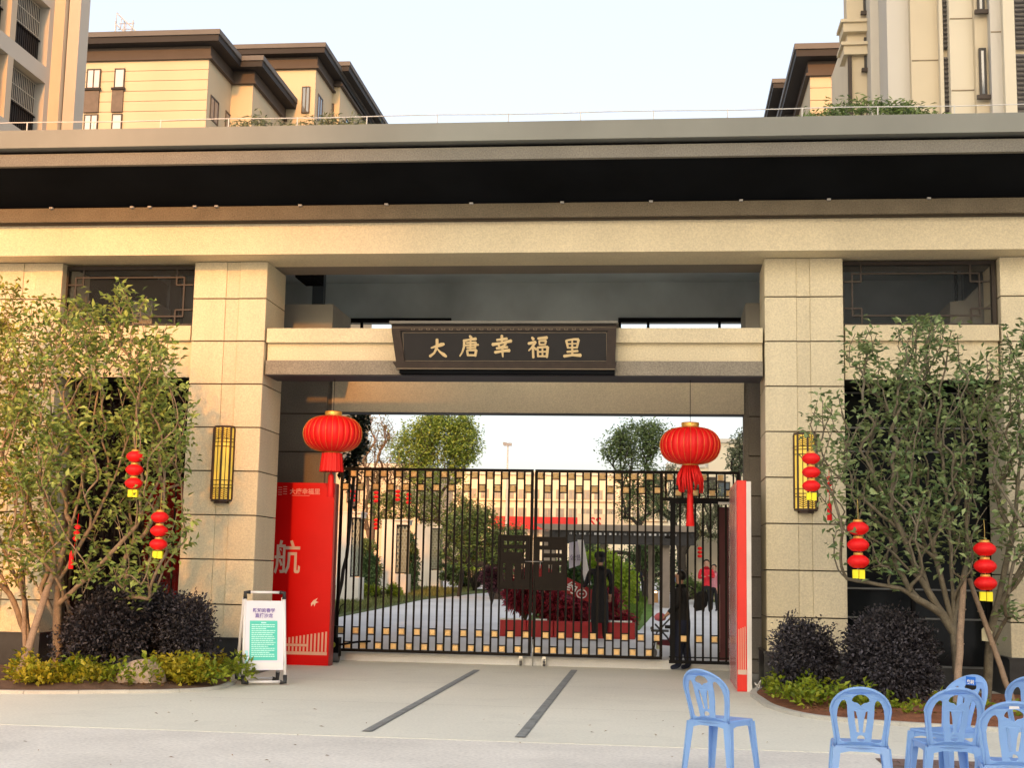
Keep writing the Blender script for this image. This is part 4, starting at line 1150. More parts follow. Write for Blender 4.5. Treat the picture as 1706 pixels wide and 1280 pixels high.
def human(name, label, loc, rz, h, cols, arms, legs, cat='person', girth=1.0, coat=0.0, head_turn=0, hat=False, mask=None, group=None, lean=0.0, longhair=False, sub=2):
    """cols: (top, trousers, shoes); arms: two lists of (elbow, wrist) in body units; facing +y"""
    r_ = thing(name, label, cat, loc, group, rz)
    s = h
    P = {'pel': (0,0,.52,.085,.075), 'wai': (0,lean*.3,.60,.078,.062), 'che': (0,lean*.8,.72,.095,.07), 'nek0': (0,lean,.815,.045,.04), 'nek': (0,lean+.008,.845,.032,.032),
         'chin': (0,lean+.018,.878,.040,.046), 'hed': (0,lean+.012,.925,.050,.058), 'top': (0,lean+.008,.962,.040,.048)}
    E_ = [('pel','wai'),('wai','che'),('che','nek0'),('nek0','nek'),('nek','chin'),('chin','hed'),('hed','top')]
    for sx, t in ((-1, 'l'), (1, 'r')):
        i = 0 if sx < 0 else 1
        el, wr = arms[i]
        P['sh'+t] = (sx*.105, lean, .795, .043, .042); P['el'+t] = (*el, .032, .032); P['wr'+t] = (*wr, .022, .020)
        d = Vector(wr)-Vector(el); d.normalize(); hd = Vector(wr)+d*.045
        P['ha'+t] = (*hd, .020, .014)
        E_ += [('che','sh'+t),('sh'+t,'el'+t),('el'+t,'wr'+t),('wr'+t,'ha'+t)]
        kn, an = legs[i]
        P['hi'+t] = (sx*.052, 0, .475, .062, .062); P['kn'+t] = (*kn, .042, .042); P['an'+t] = (*an, .028, .030)
        P['to'+t] = (an[0]+sx*.012, an[1]+.085, max(an[2]-.022, .014), .020, .014)
        E_ += [('pel','hi'+t),('hi'+t,'kn'+t),('kn'+t,'an'+t),('an'+t,'to'+t)]
        for q in range(4):                               # fingers and thumb
            side = Vector((d.y, -d.x, 0)); side = side.normalized() if side.length > .1 else Vector((0, 1, 0))
            b0 = hd + side*(q-1.5)*.009
            P[f'f{q}{t}'] = (*(b0 + d*.022), .0058, .0055); P[f'g{q}{t}'] = (*(b0 + d*(.040+.004*(q in (1,2))) + Vector((0,0,-.006))), .005, .0045)
            E_ += [('ha'+t, f'f{q}{t}'), (f'f{q}{t}', f'g{q}{t}')]
        P['th'+t] = (*(Vector(wr)+d*.02+Vector((-sx*.018, .012, 0))), .0065, .006); E_ += [('wr'+t, 'th'+t)]
    bulk = lambda k: girth if not (k[0] in 'fgt' or k in ('chin', 'hed', 'top', 'nek')) else 1.0
    P = {k: (v[0]*s, v[1]*s, v[2]*s, v[3]*s*bulk(k), v[4]*s*bulk(k)) for k, v in P.items()}
    me = skin_body('body', P, E_, 'pel', None, sub)
    top, trou, shoe = cols
    for m in (top, trou, shoe, SKIN): me.materials.append(m)
    wr_ = [Vector(P['wrl'][:3]), Vector(P['wrr'][:3])]; el_ = [Vector(P['ell'][:3]), Vector(P['elr'][:3])]
    for p in me.polygons:
        c = p.center; z = c.z/s; mi = 0
        if z < .50: mi = 1
        if z < .035: mi = 2
        if z > .853: mi = 3
        for w_, e_ in zip(wr_, el_):
            ax = (w_-e_); l = ax.length; ax.normalize(); tt = (c-e_).dot(ax)
            if tt > l*.93 and (c-w_).length < .13*s and (c - e_ - ax*tt).length < .06*s: mi = 3
        p.material_index = mi; p.use_smooth = True
    bo = part('body', me, None, r_, False)
    # face: nose, ears, eyes, mouth on the head
    hc = Vector(P['hed'][:3]); b = MB()
    b.lathe([(.001, .012*s), (.006*s, .002*s), (.009*s, -.012*s), (.001, -.018*s)], (hc.x, hc.y+.055*s, hc.z-.006*s), 8)
    part('nose', b, SKIN, r_, False)
    for sx in (-1, 1):
        b = MB(); b.lathe([(.004*s, .016*s), (.011*s, .004*s), (.009*s, -.012*s), (.003*s, -.018*s)], (hc.x+sx*.050*s, hc.y-.002*s, hc.z-.006*s), 8); part('ear', b, SKIN, r_, False)
        b = MB(); b.lathe([(.001, .004*s), (.006*s, 0), (.001, -.004*s)], (hc.x+sx*.019*s, hc.y+.051*s, hc.z+.004*s), 8); part('eye', b, HAIRM, r_, False)
    # hair as a shell over the head, open at the face
    b = MB(); n, mI = 20, 10; V = []; ok = {}
    for i in range(mI+1):
        ph = math.pi*.5 - i/mI*(math.pi*(.86 if longhair else .74))
        for k in range(n):
            a = 2*math.pi*k/n; rx, ry, rz_ = .056*s, .064*s, .062*s
            V.append((hc.x+rx*math.cos(ph)*math.sin(a)*1.02, hc.y-.004*s+ry*math.cos(ph)*math.cos(a), hc.z+.006*s+rz_*math.sin(ph)))
    Fs = []
    for i in range(mI):
        for k in range(n):
            a = 2*math.pi*(k+.5)/n; front = math.cos(a) > (.1 if i > 5 else .45)
            if front and i >= 3: continue
            if i > 6 and math.cos(a) > -.2: continue
            Fs.append((i*n+k, i*n+(k+1)%n, (i+1)*n+(k+1)%n, (i+1)*n+k))
    b.add(V, Fs, sm=True); part('hair', b, HAIRM, r_, False)
    if hat:
        b = MB(); b.lathe([(.064*s, .018*s), (.068*s, .03*s), (.064*s, .07*s), (.03*s, .088*s)], (hc.x, hc.y, hc.z), 20); b.prism([(hc.x+.05*s*math.cos(t), hc.y+.03*s+.075*s*math.sin(t), hc.z+.022*s) for t in [math.pi*i/8 for i in range(9)]], (0,0,.006*s))
        part('cap', b, top, r_, False)
    if mask:
        b = MB(); V = []
        for i in range(5):
            for k in range(7):
                a = R(-70+140*k/6); V.append((hc.x+.053*s*math.sin(a), hc.y+.008*s+.060*s*math.cos(a)*(1.0+.10*math.sin(math.pi*i/4)), hc.z-.012*s-.045*s*i/4))
        b.add(V, [(i*7+k, i*7+k+1, (i+1)*7+k+1, (i+1)*7+k) for i in range(4) for k in range(6)], sm=True)
        part('face_mask', b, mask, r_, False)
    if coat:
        # skirt of the coat, hanging from the waist
        n = 28; V = []
        for z, rx, ry in ((.62, .080, .066), (.53, .092, .076), (.40, .098, .082), (coat, .104, .086)):
            for k in range(n):
                a = 2*math.pi*k/n; q = 1+.03*math.sin(5*a+z*9)
                V.append((rx*q*s*math.cos(a), ry*q*s*math.sin(a)+.0*s, z*s))
        b = MB(); b.add(V, [(i*n+k, i*n+(k+1)%n, (i+1)*n+(k+1)%n, (i+1)*n+k) for i in range(3) for k in range(n)], sm=True)
        part('coat_skirt', b, top, r_, False)
    # collar ring
    b = MB(); b.lathe([(.050*s, .83*s), (.058*s, .815*s), (.045*s, .85*s)], (0, lean*s, 0), 16); part('collar', b, top, r_, False)
    return r_
BLK = mat('black_cloth', (.012, .012, .014), .85, .15, 10)
NAVY = mat('navy_cloth', (.015, .02, .045), .85, .15, 10)
REDJ = mat('red_jacket', (.60, .015, .03), .7, .1, 8)
PINKJ = mat('pink_jacket', (.55, .22, .25), .7, .1, 8)
SHOE = mat('dark_blue_shoe', (.015, .02, .05), .6, .1)
MASKB = mat('light_blue_mask', (.25, .42, .70), .7, .05)
down = (((-.135,-.01,.64),(-.14,.02,.50)), ((.135,-.01,.64),(.14,.02,.50)))
stand = (((-.058,.01,.27),(-.062,0,.045)), ((.058,.01,.27),(.062,0,.045)))
human('person', 'man in black jacket and light blue face mask standing side-on in the wicket gate', (.335, 23.36, 0), R(76), 1.70, (BLK, NAVY, SHOE),
      (((-.12,.03,.65),(-.09,.12,.565)), ((.12,.0,.65),(.10,.10,.56))), (((-.045,.03,.27),(-.045,.03,.045)), ((.050,-.01,.27),(.052,-.05,.045))), mask=MASKB, lean=.02, girth=1.22)
human('person', 'person in long black coat and cap seen from behind before the red planter', (-1.30, 28.2, gz(28.2)), R(12), 1.80, (BLK, BLK, BLK),
      (((-.15,.02,.66),(-.17,.12,.60)), ((.135,.0,.64),(.13,.05,.52))), stand, coat=.20, hat=True, girth=.96)
human('person', 'far small figure in dark clothes on the driveway beyond the round green bush', (-.95, 58, gz(58)), R(160), 1.68, (NAVY, BLK, BLK), down, stand, sub=1)
human('person', 'person in a red jacket and black trousers standing beyond the wicket gate', (px_pt(1177, 960, 42)[0], 42, gz(42)), R(185), 1.66, (REDJ, BLK, BLK), (((-.13,.02,.66),(-.06,.12,.68)), ((.135,.0,.64),(.08,.11,.66))), stand, sub=1)
human('person', 'person in a pale pink jacket standing just right of the red-jacketed one', (px_pt(1190, 960, 43.5)[0], 43.5, gz(43.5)), R(150), 1.50, (PINKJ, BLK, BLK), down, stand, sub=1, longhair=True)

# black shoulder bag behind the man, pushchair in front of him
bg_ = thing('shoulder_bag', 'dark backpack-like bag hanging behind the masked man in the wicket gate', 'bag', (.62, 23.5, .78))
b = MB()
for k in range(7):
    t = k/6
out_ = [(1158,990),(1166,986),(1177,986),(1180,996),(1178,1010),(1171,1017),(1160,1019),(1155,1012)]
me = shape_mesh('bag_body', [[(px_pt(u, v, 23.5)[0]-.62, px_pt(u, v, 23.5)[2]-.78) for u, v in out_][::-1]], .17, .05, BLK, lambda u, v, w: (u, w, v), res=3)
part('bag_body', me, BLK, bg_, False)
b = MB(); b.tube([(.02,.02,.40),(-.10,-.02,.58),(-.18,-.03,.62)], .012, 5); part('strap', b, BLK, bg_, False)
pc = thing('pushchair', 'small black-framed pushchair with a pink cover at the foot of the gate', 'pushchair', (.05, 24.2, gz(24.2)))
PF = mat('pushchair_frame', (.03, .035, .035), .45, .1); MET = mat('bright_steel', (.5,.5,.48), .35, metal=.7)
b = MB()
for sy in (-.16, .16):
    b.tube([(-.22,sy,.06),(-.16,sy,.42),(.06,sy,.66),(.30,sy,.80)], .013, 6); b.tube([(.20,sy,.06),(.02,sy,.35),(-.18,sy,.56)], .013, 6)
b.tube([(.30,-.16,.80),(.30,.16,.80)], .016, 6); b.tube([(-.18,-.16,.56),(-.18,.16,.56)], .016, 6); b.tube([(-.20,-.16,.25),(-.20,.16,.25)], .011, 6)
part('frame', b, PF, pc, False)
b = MB(); b.tube([(-.25,-.18,.50),(-.25,.18,.50)], .022, 8); b.box(-.26,.05,-.15,.15,.44,.475); part('tray', b, PF, pc, False)
b = MB(); b.prism([(-.15,-.14,.22),(.12,-.14,.20),(.22,-.14,.62),(.12,-.14,.64),(.05,-.14,.30),(-.15,-.14,.30)], (0,.28,0)); part('seat', b, mat('maroon_cloth', (.12,.02,.03), .8), pc, False)
b = MB(); b.lathe([(.02,.0),(.09,.02),(.11,.08),(.07,.13),(.02,.15)], (-.10,0,.62), 14); part('pink_cover', b, mat('pink_cloth', (.60,.16,.20), .7), pc, False)
b = MB(); b.lathe([(.045,0),(.05,.02),(.05,.20),(.02,.22)], (-.12,-.05,.14), 12); part('bottle', b, mat('pale_bottle', (.45,.5,.35), .2), pc, False)
for x in (-.22, .20):
    for sy in (-.19, .19):
        b = MB(); b.tube([(x,sy-.015,.07),(x,sy+.015,.07)], .07, 14); part('wheel', b, mat('grey_rubber', (.12,.12,.12)), pc, False)

# ================================================================ NEAR PLANTING
BARK = mat('pale_brown_bark', (.25, .18, .115), .9, .25, 14, .2, 90, .5, 60)
BARKG = mat('grey_brown_bark', (.15, .13, .09), .9, .25, 14, .2, 90, .5, 60)
STAKE = mat('peeled_stake_wood', (.28, .20, .135), .85, .2, 10, .2, 80, .3, 60)
LF1 = leafmat('osmanthus_leaf_warm', (.14, .235, .05), (.36, .43, .11), .42, .4, .25)
LF2 = leafmat('osmanthus_leaf_green', (.10, .18, .065), (.28, .35, .15), .42, .4, .25)
LPUR = leafmat('loropetalum_leaf', (.018, .017, .022), (.080, .074, .086), .5, .5, .12)
LCOV = leafmat('lime_groundcover_leaf', (.26, .28, .02), (.52, .42, .035), .45, .35, .35)
LCOV2 = leafmat('green_groundcover_leaf', (.16, .25, .02), (.34, .38, .035), .45, .35, .35)
rng = np.random.default_rng(21)
def fan_targets(rng, regions):
    out = []
    for cx, cy, rx, ry, Y0, dY, n in regions:
        for _ in range(n):
            a = rng.uniform(0, 2*math.pi); q = math.sqrt(rng.uniform(0, 1)); y = Y0 + rng.normal()*dY
            y = min(y, 19.5)
            p = px_pt(cx+rx*q*math.cos(a), cy+ry*q*math.sin(a), y)
            out.append(p)
    return out
def V3(px, py, y): return px_pt(px, py, y)
tgL = fan_targets(rng, [(150,640,150,110,17.6,.45,150), (190,540,90,65,17.6,.4,55), (205,500,28,20,17.5,.25,9), (90,560,85,60,17.7,.4,45), (270,700,52,75,17.5,.4,60),
                        (170,770,150,85,17.5,.45,125), (60,740,75,90,17.5,.4,75), (280,880,34,55,17.3,.3,16), (150,910,120,60,17.4,.4,50), (60,900,50,60,17.3,.3,22), (255,600,45,45,17.5,.3,30), (195,980,60,40,17.3,.3,14)])
tree('osmanthus_tree', 'tall osmanthus tree with many pale stems and warm green leaves left of the left pier', 'tree', (-8.02, 17.55, .05),
     [[(-8.02,17.55,.05), V3(95,955,17.5)], [V3(95,955,17.5), V3(78,850,17.5), V3(60,740,17.5), V3(55,640,17.6)], [V3(95,955,17.5), V3(128,845,17.6), V3(150,740,17.6), V3(165,640,17.7)],
      [V3(100,980,17.5), V3(150,880,17.3), V3(190,800,17.4), V3(225,700,17.4)], [V3(95,1010,17.4), V3(150,960,17.2), V3(225,880,17.2), V3(265,800,17.4)]],
     tgL, 31, BARK, LF1, 10.5, .11, .052, spread=.19, rtip=.0042, group='osmanthus trees in the beds', step=.13, rmax=.075)
tgL2 = fan_targets(rng, [(20,620,60,80,18.4,.3,50), (15,760,60,90,18.3,.3,55), (30,900,60,70,18.2,.3,30), (-60,700,70,160,18.2,.4,90), (20,520,40,50,18.5,.3,18), (-70,880,60,80,18,.3,30)])
tree('osmanthus_tree', 'smaller osmanthus tree with yellowish leaves at the extreme left edge', 'tree', (-8.75, 18.3, .05),
     [[(-8.75,18.3,.05), V3(42,1000,18.3), V3(30,880,18.3), V3(10,760,18.3)], [V3(42,1000,18.3), V3(0,900,18.2), V3(-40,780,18.2)]],
     tgL2, 32, BARK, leafmat('osmanthus_leaf_yellow', (.19,.24,.04), (.38,.36,.07), .42, .4, .25), 17, .105, .045, spread=.19, rtip=.0042, group='osmanthus trees in the beds', step=.15, rmax=.05)
tgR = fan_targets(rng, [(1545,560,55,38,17.6,.35,46), (1440,590,32,50,17.4,.25,26), (1500,640,55,45,17.5,.3,46), (1560,650,70,60,17.7,.35,62), (1385,720,38,70,17.1,.25,30), (1470,740,70,70,17.4,.4,60), (1560,760,75,75,17.6,.4,70),
                        (1400,800,45,60,17.1,.3,26), (1490,840,80,50,17.3,.4,60), (1590,850,60,70,17.4,.4,42), (1440,905,60,45,17.1,.3,26), (1515,930,45,40,17.2,.3,14), (1610,930,30,50,17.3,.2,12)])
tree('osmanthus_tree', 'vase-shaped osmanthus tree with many bare grey stems between the right pier and the picture edge', 'tree', (3.62, 17.35, .05),
     [[(3.62,17.35,.05), V3(1590,1055,17.3)], [V3(1590,1055,17.3), V3(1530,960,17.2), V3(1500,880,17.1), V3(1450,780,17.2), V3(1400,690,17.2)], [V3(1590,1055,17.3), V3(1565,950,17.3), V3(1540,860,17.3), V3(1490,740,17.4)],
      [V3(1590,1055,17.3), V3(1585,930,17.4), V3(1575,810,17.5), V3(1560,680,17.6), V3(1545,600,17.6)], [V3(1592,1045,17.3), V3(1612,930,17.5), V3(1608,800,17.6), V3(1600,680,17.6)],
      [V3(1540,975,17.2), V3(1480,915,17.0), V3(1425,880,16.9)], [V3(1570,1020,17.3), V3(1500,980,17.0), V3(1410,965,16.9)], [V3(1550,940,17.2), V3(1470,860,17.1), V3(1380,780,17.0)]],
     tgR, 33, BARKG, LF2, 7, .11, .050, spread=.17, rtip=.0052, group='osmanthus trees in the beds', step=.12, rmax=.06, power=.44)
tgR2 = fan_targets(rng, [(1680,620,45,60,17.8,.3,34), (1690,760,45,80,17.8,.3,40), (1740,680,60,130,17.8,.4,60), (1700,880,40,60,17.6,.3,22), (1690,1010,25,25,17.3,.2,8), (1640,700,30,60,17.8,.3,22), (1700,560,25,30,17.8,.2,10), (1790,850,60,90,17.6,.3,30)])
tree('osmanthus_tree', 'osmanthus tree with a low V-shaped fork and paper tag at the right edge', 'tree', (4.02, 17.75, .05),
     [[(4.02,17.75,.05), V3(1650,1060,17.7)], [V3(1650,1060,17.7), V3(1620,980,17.7), V3(1612,880,17.7), V3(1625,760,17.8)], [V3(1650,1060,17.7), V3(1668,980,17.7), V3(1690,880,17.7), V3(1700,760,17.8), V3(1695,640,17.8)],
      [V3(1660,1010,17.7), V3(1705,940,17.7), V3(1750,820,17.7)]],
     tgR2, 34, BARKG, LF2, 9.5, .11, .050, spread=.18, rtip=.005, group='osmanthus trees in the beds', step=.13, rmax=.06)
tg_ = thing('paper_tag', 'pale paper tag tied in the fork of the rightmost tree', 'tag', (4.0, 17.55, .95))
b = MB(); b.prism([(-.06,0,-.09),(.05,0,-.10),(.07,.0,.02),(-.01,0,.10),(-.06,0,.05)], (0,.008,0)); part('card', b, mat('cream_card', (.62,.58,.38), .7), tg_, False)
b = MB(); b.tube([(0,.0,.08),(.01,.05,.16)], .004, 4); part('string', b, mat('gold_thread', (.55,.38,.1)), tg_, False)
# support stakes
def stake(a, c, r, label):
    t = thing('support_stake', label, 'stake', (a[0], a[1], 0), 'tree support stakes')
    b = MB(); a_, c_ = Vector(a), Vector(c); n = 9; rg = random.Random(int(r*1e4)+int(a[0]*100))
    b.tube([a_.lerp(c_, i/n) + Vector((rg.uniform(-1,1), rg.uniform(-1,1), 0))*.006 for i in range(n+1)], [r*(1-.25*i/n) for i in range(n+1)], 9)
    part('pole', b, STAKE, t)
    b = MB()
    for k in range(3):
        q = a_.lerp(c_, .25+.25*k); b.lathe([(r*1.0,-.008),(r*1.12,0),(r*1.0,.008)], tuple(q), 8)
    part('knot', b, STAKE, t)
stake(V3(25,1152,16.55)[:2]+(.02,), V3(92,945,17.5), .055, 'thick pale stake leaning right against the left tree')
stake(V3(46,1100,17.9)[:2]+(.03,), V3(38,950,18.2), .035, 'upright brown stake behind the leaning pale stake')
stake(V3(150,1090,18.3)[:2]+(.03,), V3(100,960,17.6), .035, 'brown stake leaning left behind the purple bushes')
stake(V3(1592,1165,16.6)[:2]+(.03,), V3(1606,960,17.3), .048, 'pale upright stake propping the vase-shaped right tree')
stake(V3(1692,1130,17.2)[:2]+(.03,), V3(1615,965,17.6), .038, 'brown stake leaning left at the right edge')
# purple-black bushes
def pb(px, py, y, rx, ry, rz, w=1): c = px_pt(px, py, y); return (c[0], c[1], c[2], rx, ry, rz, w)
bush('purple_bush', 'broad purple-black bush left of the boulder', 'bush', (-7.6, 17.9, .05), [pb(172,1052,17.8,.56,.5,.43,3), pb(200,1015,17.8,.38,.38,.30,1.6), pb(140,1080,17.7,.40,.42,.36,1.6)], 41, LPUR, BARKG, 15000, .052, .030, 'purple bushes in the beds')
bush('purple_bush', 'taller narrow purple-black bush behind the boulder', 'bush', (-7.0, 18.5, .05), [pb(240,1030,18.4,.48,.42,.50,2), pb(225,1000,18.4,.36,.36,.34,1)], 42, LPUR, BARKG, 8500, .052, .030, 'purple bushes in the beds')
bush('purple_bush', 'purple-black bush touching the foot of the left pier', 'bush', (-6.55, 18.3, .05), [pb(305,1048,18.2,.36,.36,.45,3), pb(318,1072,18.2,.33,.34,.36,1.5)], 43, LPUR, BARKG, 9500, .052, .030, 'purple bushes in the beds')
bush('purple_bush', 'rounded purple-black bush in front of the right pier', 'bush', (1.9, 18.2, .05), [pb(1340,1090,18.1,.41,.40,.46,3), pb(1342,1115,18.0,.39,.38,.32,1.5)], 44, LPUR, BARKG, 9000, .052, .030, 'purple bushes in the beds')
bush('purple_bush', 'largest purple-black bush right of the right pier', 'bush', (2.9, 17.7, .05), [pb(1484,1085,17.6,.54,.50,.52,4), pb(1490,1122,17.4,.53,.46,.36,2)], 45, LPUR, BARKG, 17000, .052, .030, 'purple bushes in the beds')
# boulder
bo_ = px_pt(235, 1105, 17.2)
b = MB(); n, m_ = 22, 9; rg = np.random.default_rng(9); V = []
ph_ = rg.uniform(0, 6, 6)
for i in range(m_+1):
    t = i/m_*math.pi/2
    for k in range(n):
        a = 2*math.pi*k/n; q = 1+.09*math.sin(2*a+ph_[0])+.05*math.sin(3*a+ph_[1])+.03*math.sin(5*a+3*t)
        V.append((bo_[0]+.34*q*math.cos(t)**.7*math.cos(a), 17.2+.26*q*math.cos(t)**.7*math.sin(a), .03+.33*math.sin(t)*(1+.05*math.sin(4*a+ph_[2]))+.04*math.cos(a)*math.cos(t)))
b.add(V, [(i*n+k, i*n+(k+1)%n, (i+1)*n+(k+1)%n, (i+1)*n+k) for i in range(m_) for k in range(n)], sm=True)
solo('boulder', b, mat('pinkish_boulder', (.50,.38,.28), .85, .2, 6, .2, 60, .5, 30), 'smooth pinkish boulder among the yellow-green groundcover', 'boulder', (bo_[0], 17.2, 0))
# groundcover
def cover(name, label, clumps, seed, lm, per, L, W, hgt=.16):
    rg = np.random.default_rng(seed); P = []; D = []
    for cx, cy, r0 in clumps:
        k = int(per*r0*r0/.03)
        a = rg.uniform(0, 2*math.pi, k); q = r0*np.sqrt(rg.uniform(0, 1, k)); h = hgt*min(1.5, r0/.16)*(1-(q/r0)**2*.6)*rg.uniform(.3, 1.1, k)
        P.append(np.stack([cx+q*np.cos(a), cy+q*np.sin(a), .04+h], 1)); D.append(np.stack([np.cos(a)*.6, np.sin(a)*.6, np.full(k, .5)], 1)+rg.normal(size=(k, 3))*.5)
    P = np.vstack(P); D = np.vstack(D); Nn = rg.normal(size=P.shape)*.5; Nn[:, 2] += 1
    me = leaf_mesh(name, P, D, Nn, L*rg.uniform(.6, 1.25, len(P)), W*rg.uniform(.8, 1.2, len(P)), lm)
    o = bpy.data.objects.new(name, me); COL.objects.link(o); o['label'] = label; o['category'] = 'ground cover'; o['kind'] = 'stuff'
    return o
def along(line, off0, off1, n, rg, r0, r1):
    out = []
    for _ in range(n):
        i = rg.integers(0, len(line)-1); t = rg.random(); a = Vector((*line[i], 0)); c = Vector((*line[i+1], 0)); d = (c-a).normalized()
        nrm = Vector((-d.y, d.x, 0)); p = a.lerp(c, t) + nrm*rg.uniform(off0, off1); out.append((p.x, p.y, rg.uniform(r0, r1)))
    return out
rg = np.random.default_rng(5)
LL = [p for p in LK if p[0] > -12]
cl = [c for c in along(LL, .20, 1.0, 112, rg, .08, .24) if c[1] < 19.5 and not (-8.5 < c[0] < -6.75 and c[1] > 17.7) and abs(c[0]+8.45) > .12 and not (abs(c[0]-bo_[0]) < .42 and 16.5 < c[1] < 17.6)]
cover('groundcover', 'low lime and yellow leafy groundcover along the left bed', cl, 51, LCOV, 80, .085, .05, .27)
cl = [(px_pt(x_, y_, 16.9)[0], yy, .2) for x_, y_, yy in ((300,1120,17.35),(330,1125,17.35),(352,1122,17.9),(350,1110,18.2),(190,1130,16.95),(240,1135,16.95),(115,1120,17.0),(130,1100,17.2),(20,1105,17.2))]
cover('groundcover', 'brighter green leafy clumps at the pier end of the left bed', cl, 52, LCOV2, 90, .085, .05, .30)
cl = [(1.48+a_, b_, r0) for a_, b_, r0 in ((0,17.4,.17),(.05,18.0,.18),(.3,17.2,.2),(.28,16.7,.18),(.55,16.8,.2),(.65,16.4,.18),(.9,16.7,.18),(.02,18.6,.17),(.1,19.1,.16),(.35,17.8,.2),(.95,16.25,.14),(.15,16.95,.16),(1.15,16.5,.14))]
cl += [(2.85,16.05,.12),(3.35,16.1,.13),(3.9,16.0,.12),(4.4,15.9,.12),(3.35,17.0,.14),(5.1,15.7,.15),(2.3,16.25,.10),(3.75,16.8,.13)]
cover('groundcover', 'lime leafy groundcover clumps along the right bed', cl, 53, LCOV2, 90, .085, .05, .28)
# fallen leaves and litter in the beds
rg = np.random.default_rng(77); P = []
for _ in range(900):
    if rg.random() < .5: P.append((rg.uniform(-10.5, -6.1), rg.uniform(16.7, 18.6), .085))
    else: P.append((rg.uniform(1.6, 6), rg.uniform(15.9, 18.5), .10))
P = np.array(P); Dn = rg.normal(size=P.shape); Dn[:, 2] *= .2; Nn = rg.normal(size=P.shape)*.3; Nn[:, 2] += 1
me = leaf_mesh('fallen_leaves', P, Dn, Nn, .06, .03, leafmat('dry_leaf', (.20,.10,.04), (.30,.18,.07), .8, .4, .1))
o = bpy.data.objects.new('fallen_leaves', me); COL.objects.link(o); o['kind'] = 'stuff'; o['label'] = 'dry fallen leaves scattered over the soil of the planting beds'; o['category'] = 'leaves'
# scraps lying on the forecourt
P = []
for _ in range(46): P.append((rg.uniform(-6, 2.6), rg.uniform(10.6, 16), .006))
P = np.array(P); Dn = rg.normal(size=P.shape); Dn[:, 2] = 0; Nn = np.tile([0, 0, 1.], (len(P), 1)) + rg.normal(size=P.shape)*.1
me = leaf_mesh('scattered_debris', P, Dn, Nn, rg.uniform(.02, .07, len(P)), .012, leafmat('dry_leaf', (.2,.1,.04), (.3,.18,.07)))
o = bpy.data.objects.new('scattered_debris', me); COL.objects.link(o); o['kind'] = 'stuff'; o['label'] = 'tiny dry scraps scattered on the forecourt concrete'; o['category'] = 'debris'

# ================================================================ INSIDE THE ESTATE
WALLP = mat('pale_wall_render', (.70, .68, .62), .85, .06, 1)
# lawns as raised sheets following the slope
def lawn(name, pts, m, dz=.03, label=None):
    c = Vector((sum(p[0] for p in pts)/len(pts), sum(p[1] for p in pts)/len(pts), 0))
    mb = MB(); n = len(pts)
    for i in range(n):
        a, b_ = pts[i], pts[(i+1) % n]
        for k in range(4):
            t0, t1 = k/4, (k+1)/4
            q = [((a[0]*(1-t)+c.x*t), (a[1]*(1-t)+c.y*t)) for t in (t0, t1)]; w_ = [((b_[0]*(1-t)+c.x*t), (b_[1]*(1-t)+c.y*t)) for t in (t0, t1)]
            mb.add([(q[0][0],q[0][1],gz(q[0][1])+dz), (w_[0][0],w_[0][1],gz(w_[0][1])+dz), (w_[1][0],w_[1][1],gz(w_[1][1])+dz), (q[1][0],q[1][1],gz(q[1][1])+dz)], [(0,1,2,3)])
        mb.add([(a[0],a[1],gz(a[1])-.1),(b_[0],b_[1],gz(b_[1])-.1),(b_[0],b_[1],gz(b_[1])+dz),(a[0],a[1],gz(a[1])+dz)], [(0,1,2,3)])
    return struct(name, mb, m)
lawn('lawn', [(-8.2,26),(-8.4,34.5),(-8.4,38.9),(-8.5,47.7),(-7.7,55.3),(-6.6,60.5),(-9.7,62.5),(-30,62),(-40,44),(-30,26)], LAWN)
lawn('lawn', [(-1.7,31.2),(-.55,32.2),(-.30,40),(-.60,64),(-3.2,62),(-4.0,45),(-3.3,31.5)], mat('lawn_bright', (.10,.19,.03), .95, .3, 3, .3, 50, .8, 25))
lawn('lawn', [(3.2,40),(12,40),(12,66),(1.2,66),(1.0,60)], LAWN)
grg = np.random.default_rng(61)
def grass(name, label, areas, n, lm, L, W):
    P = []
    for x0, x1, y0, y1, w_ in areas:
        k = int(n*w_); x = grg.uniform(x0, x1, k); y = grg.uniform(y0, y1, k); P.append(np.stack([x, y, [gz(q)+.03 for q in y]], 1))
    P = np.vstack(P); D = grg.normal(size=P.shape)*.3; D[:, 2] = 1; Nn = grg.normal(size=P.shape)
    me = leaf_mesh(name, P, D, Nn, L*grg.uniform(.5, 1.3, len(P)), W, lm)
    o = bpy.data.objects.new(name, me); COL.objects.link(o); o['kind'] = 'stuff'; o['label'] = label; o['category'] = 'grass'
LGR = leafmat('grass_blade', (.12, .16, .04), (.24, .25, .09), .6, .4, .2)
grass('grass', 'grass of the left lawn inside the estate', [(-13,-8.5,33,50,.6),(-13,-8.2,50,60,.4)], 16000, LGR, .16, .03)
grass('grass', 'bright grass strip right of the round green bush', [(-3.2,-.6,33,60,1)], 7000, leafmat('grass_blade_bright', (.08,.16,.02), (.14,.22,.03), .6, .3, .2), .15, .03)

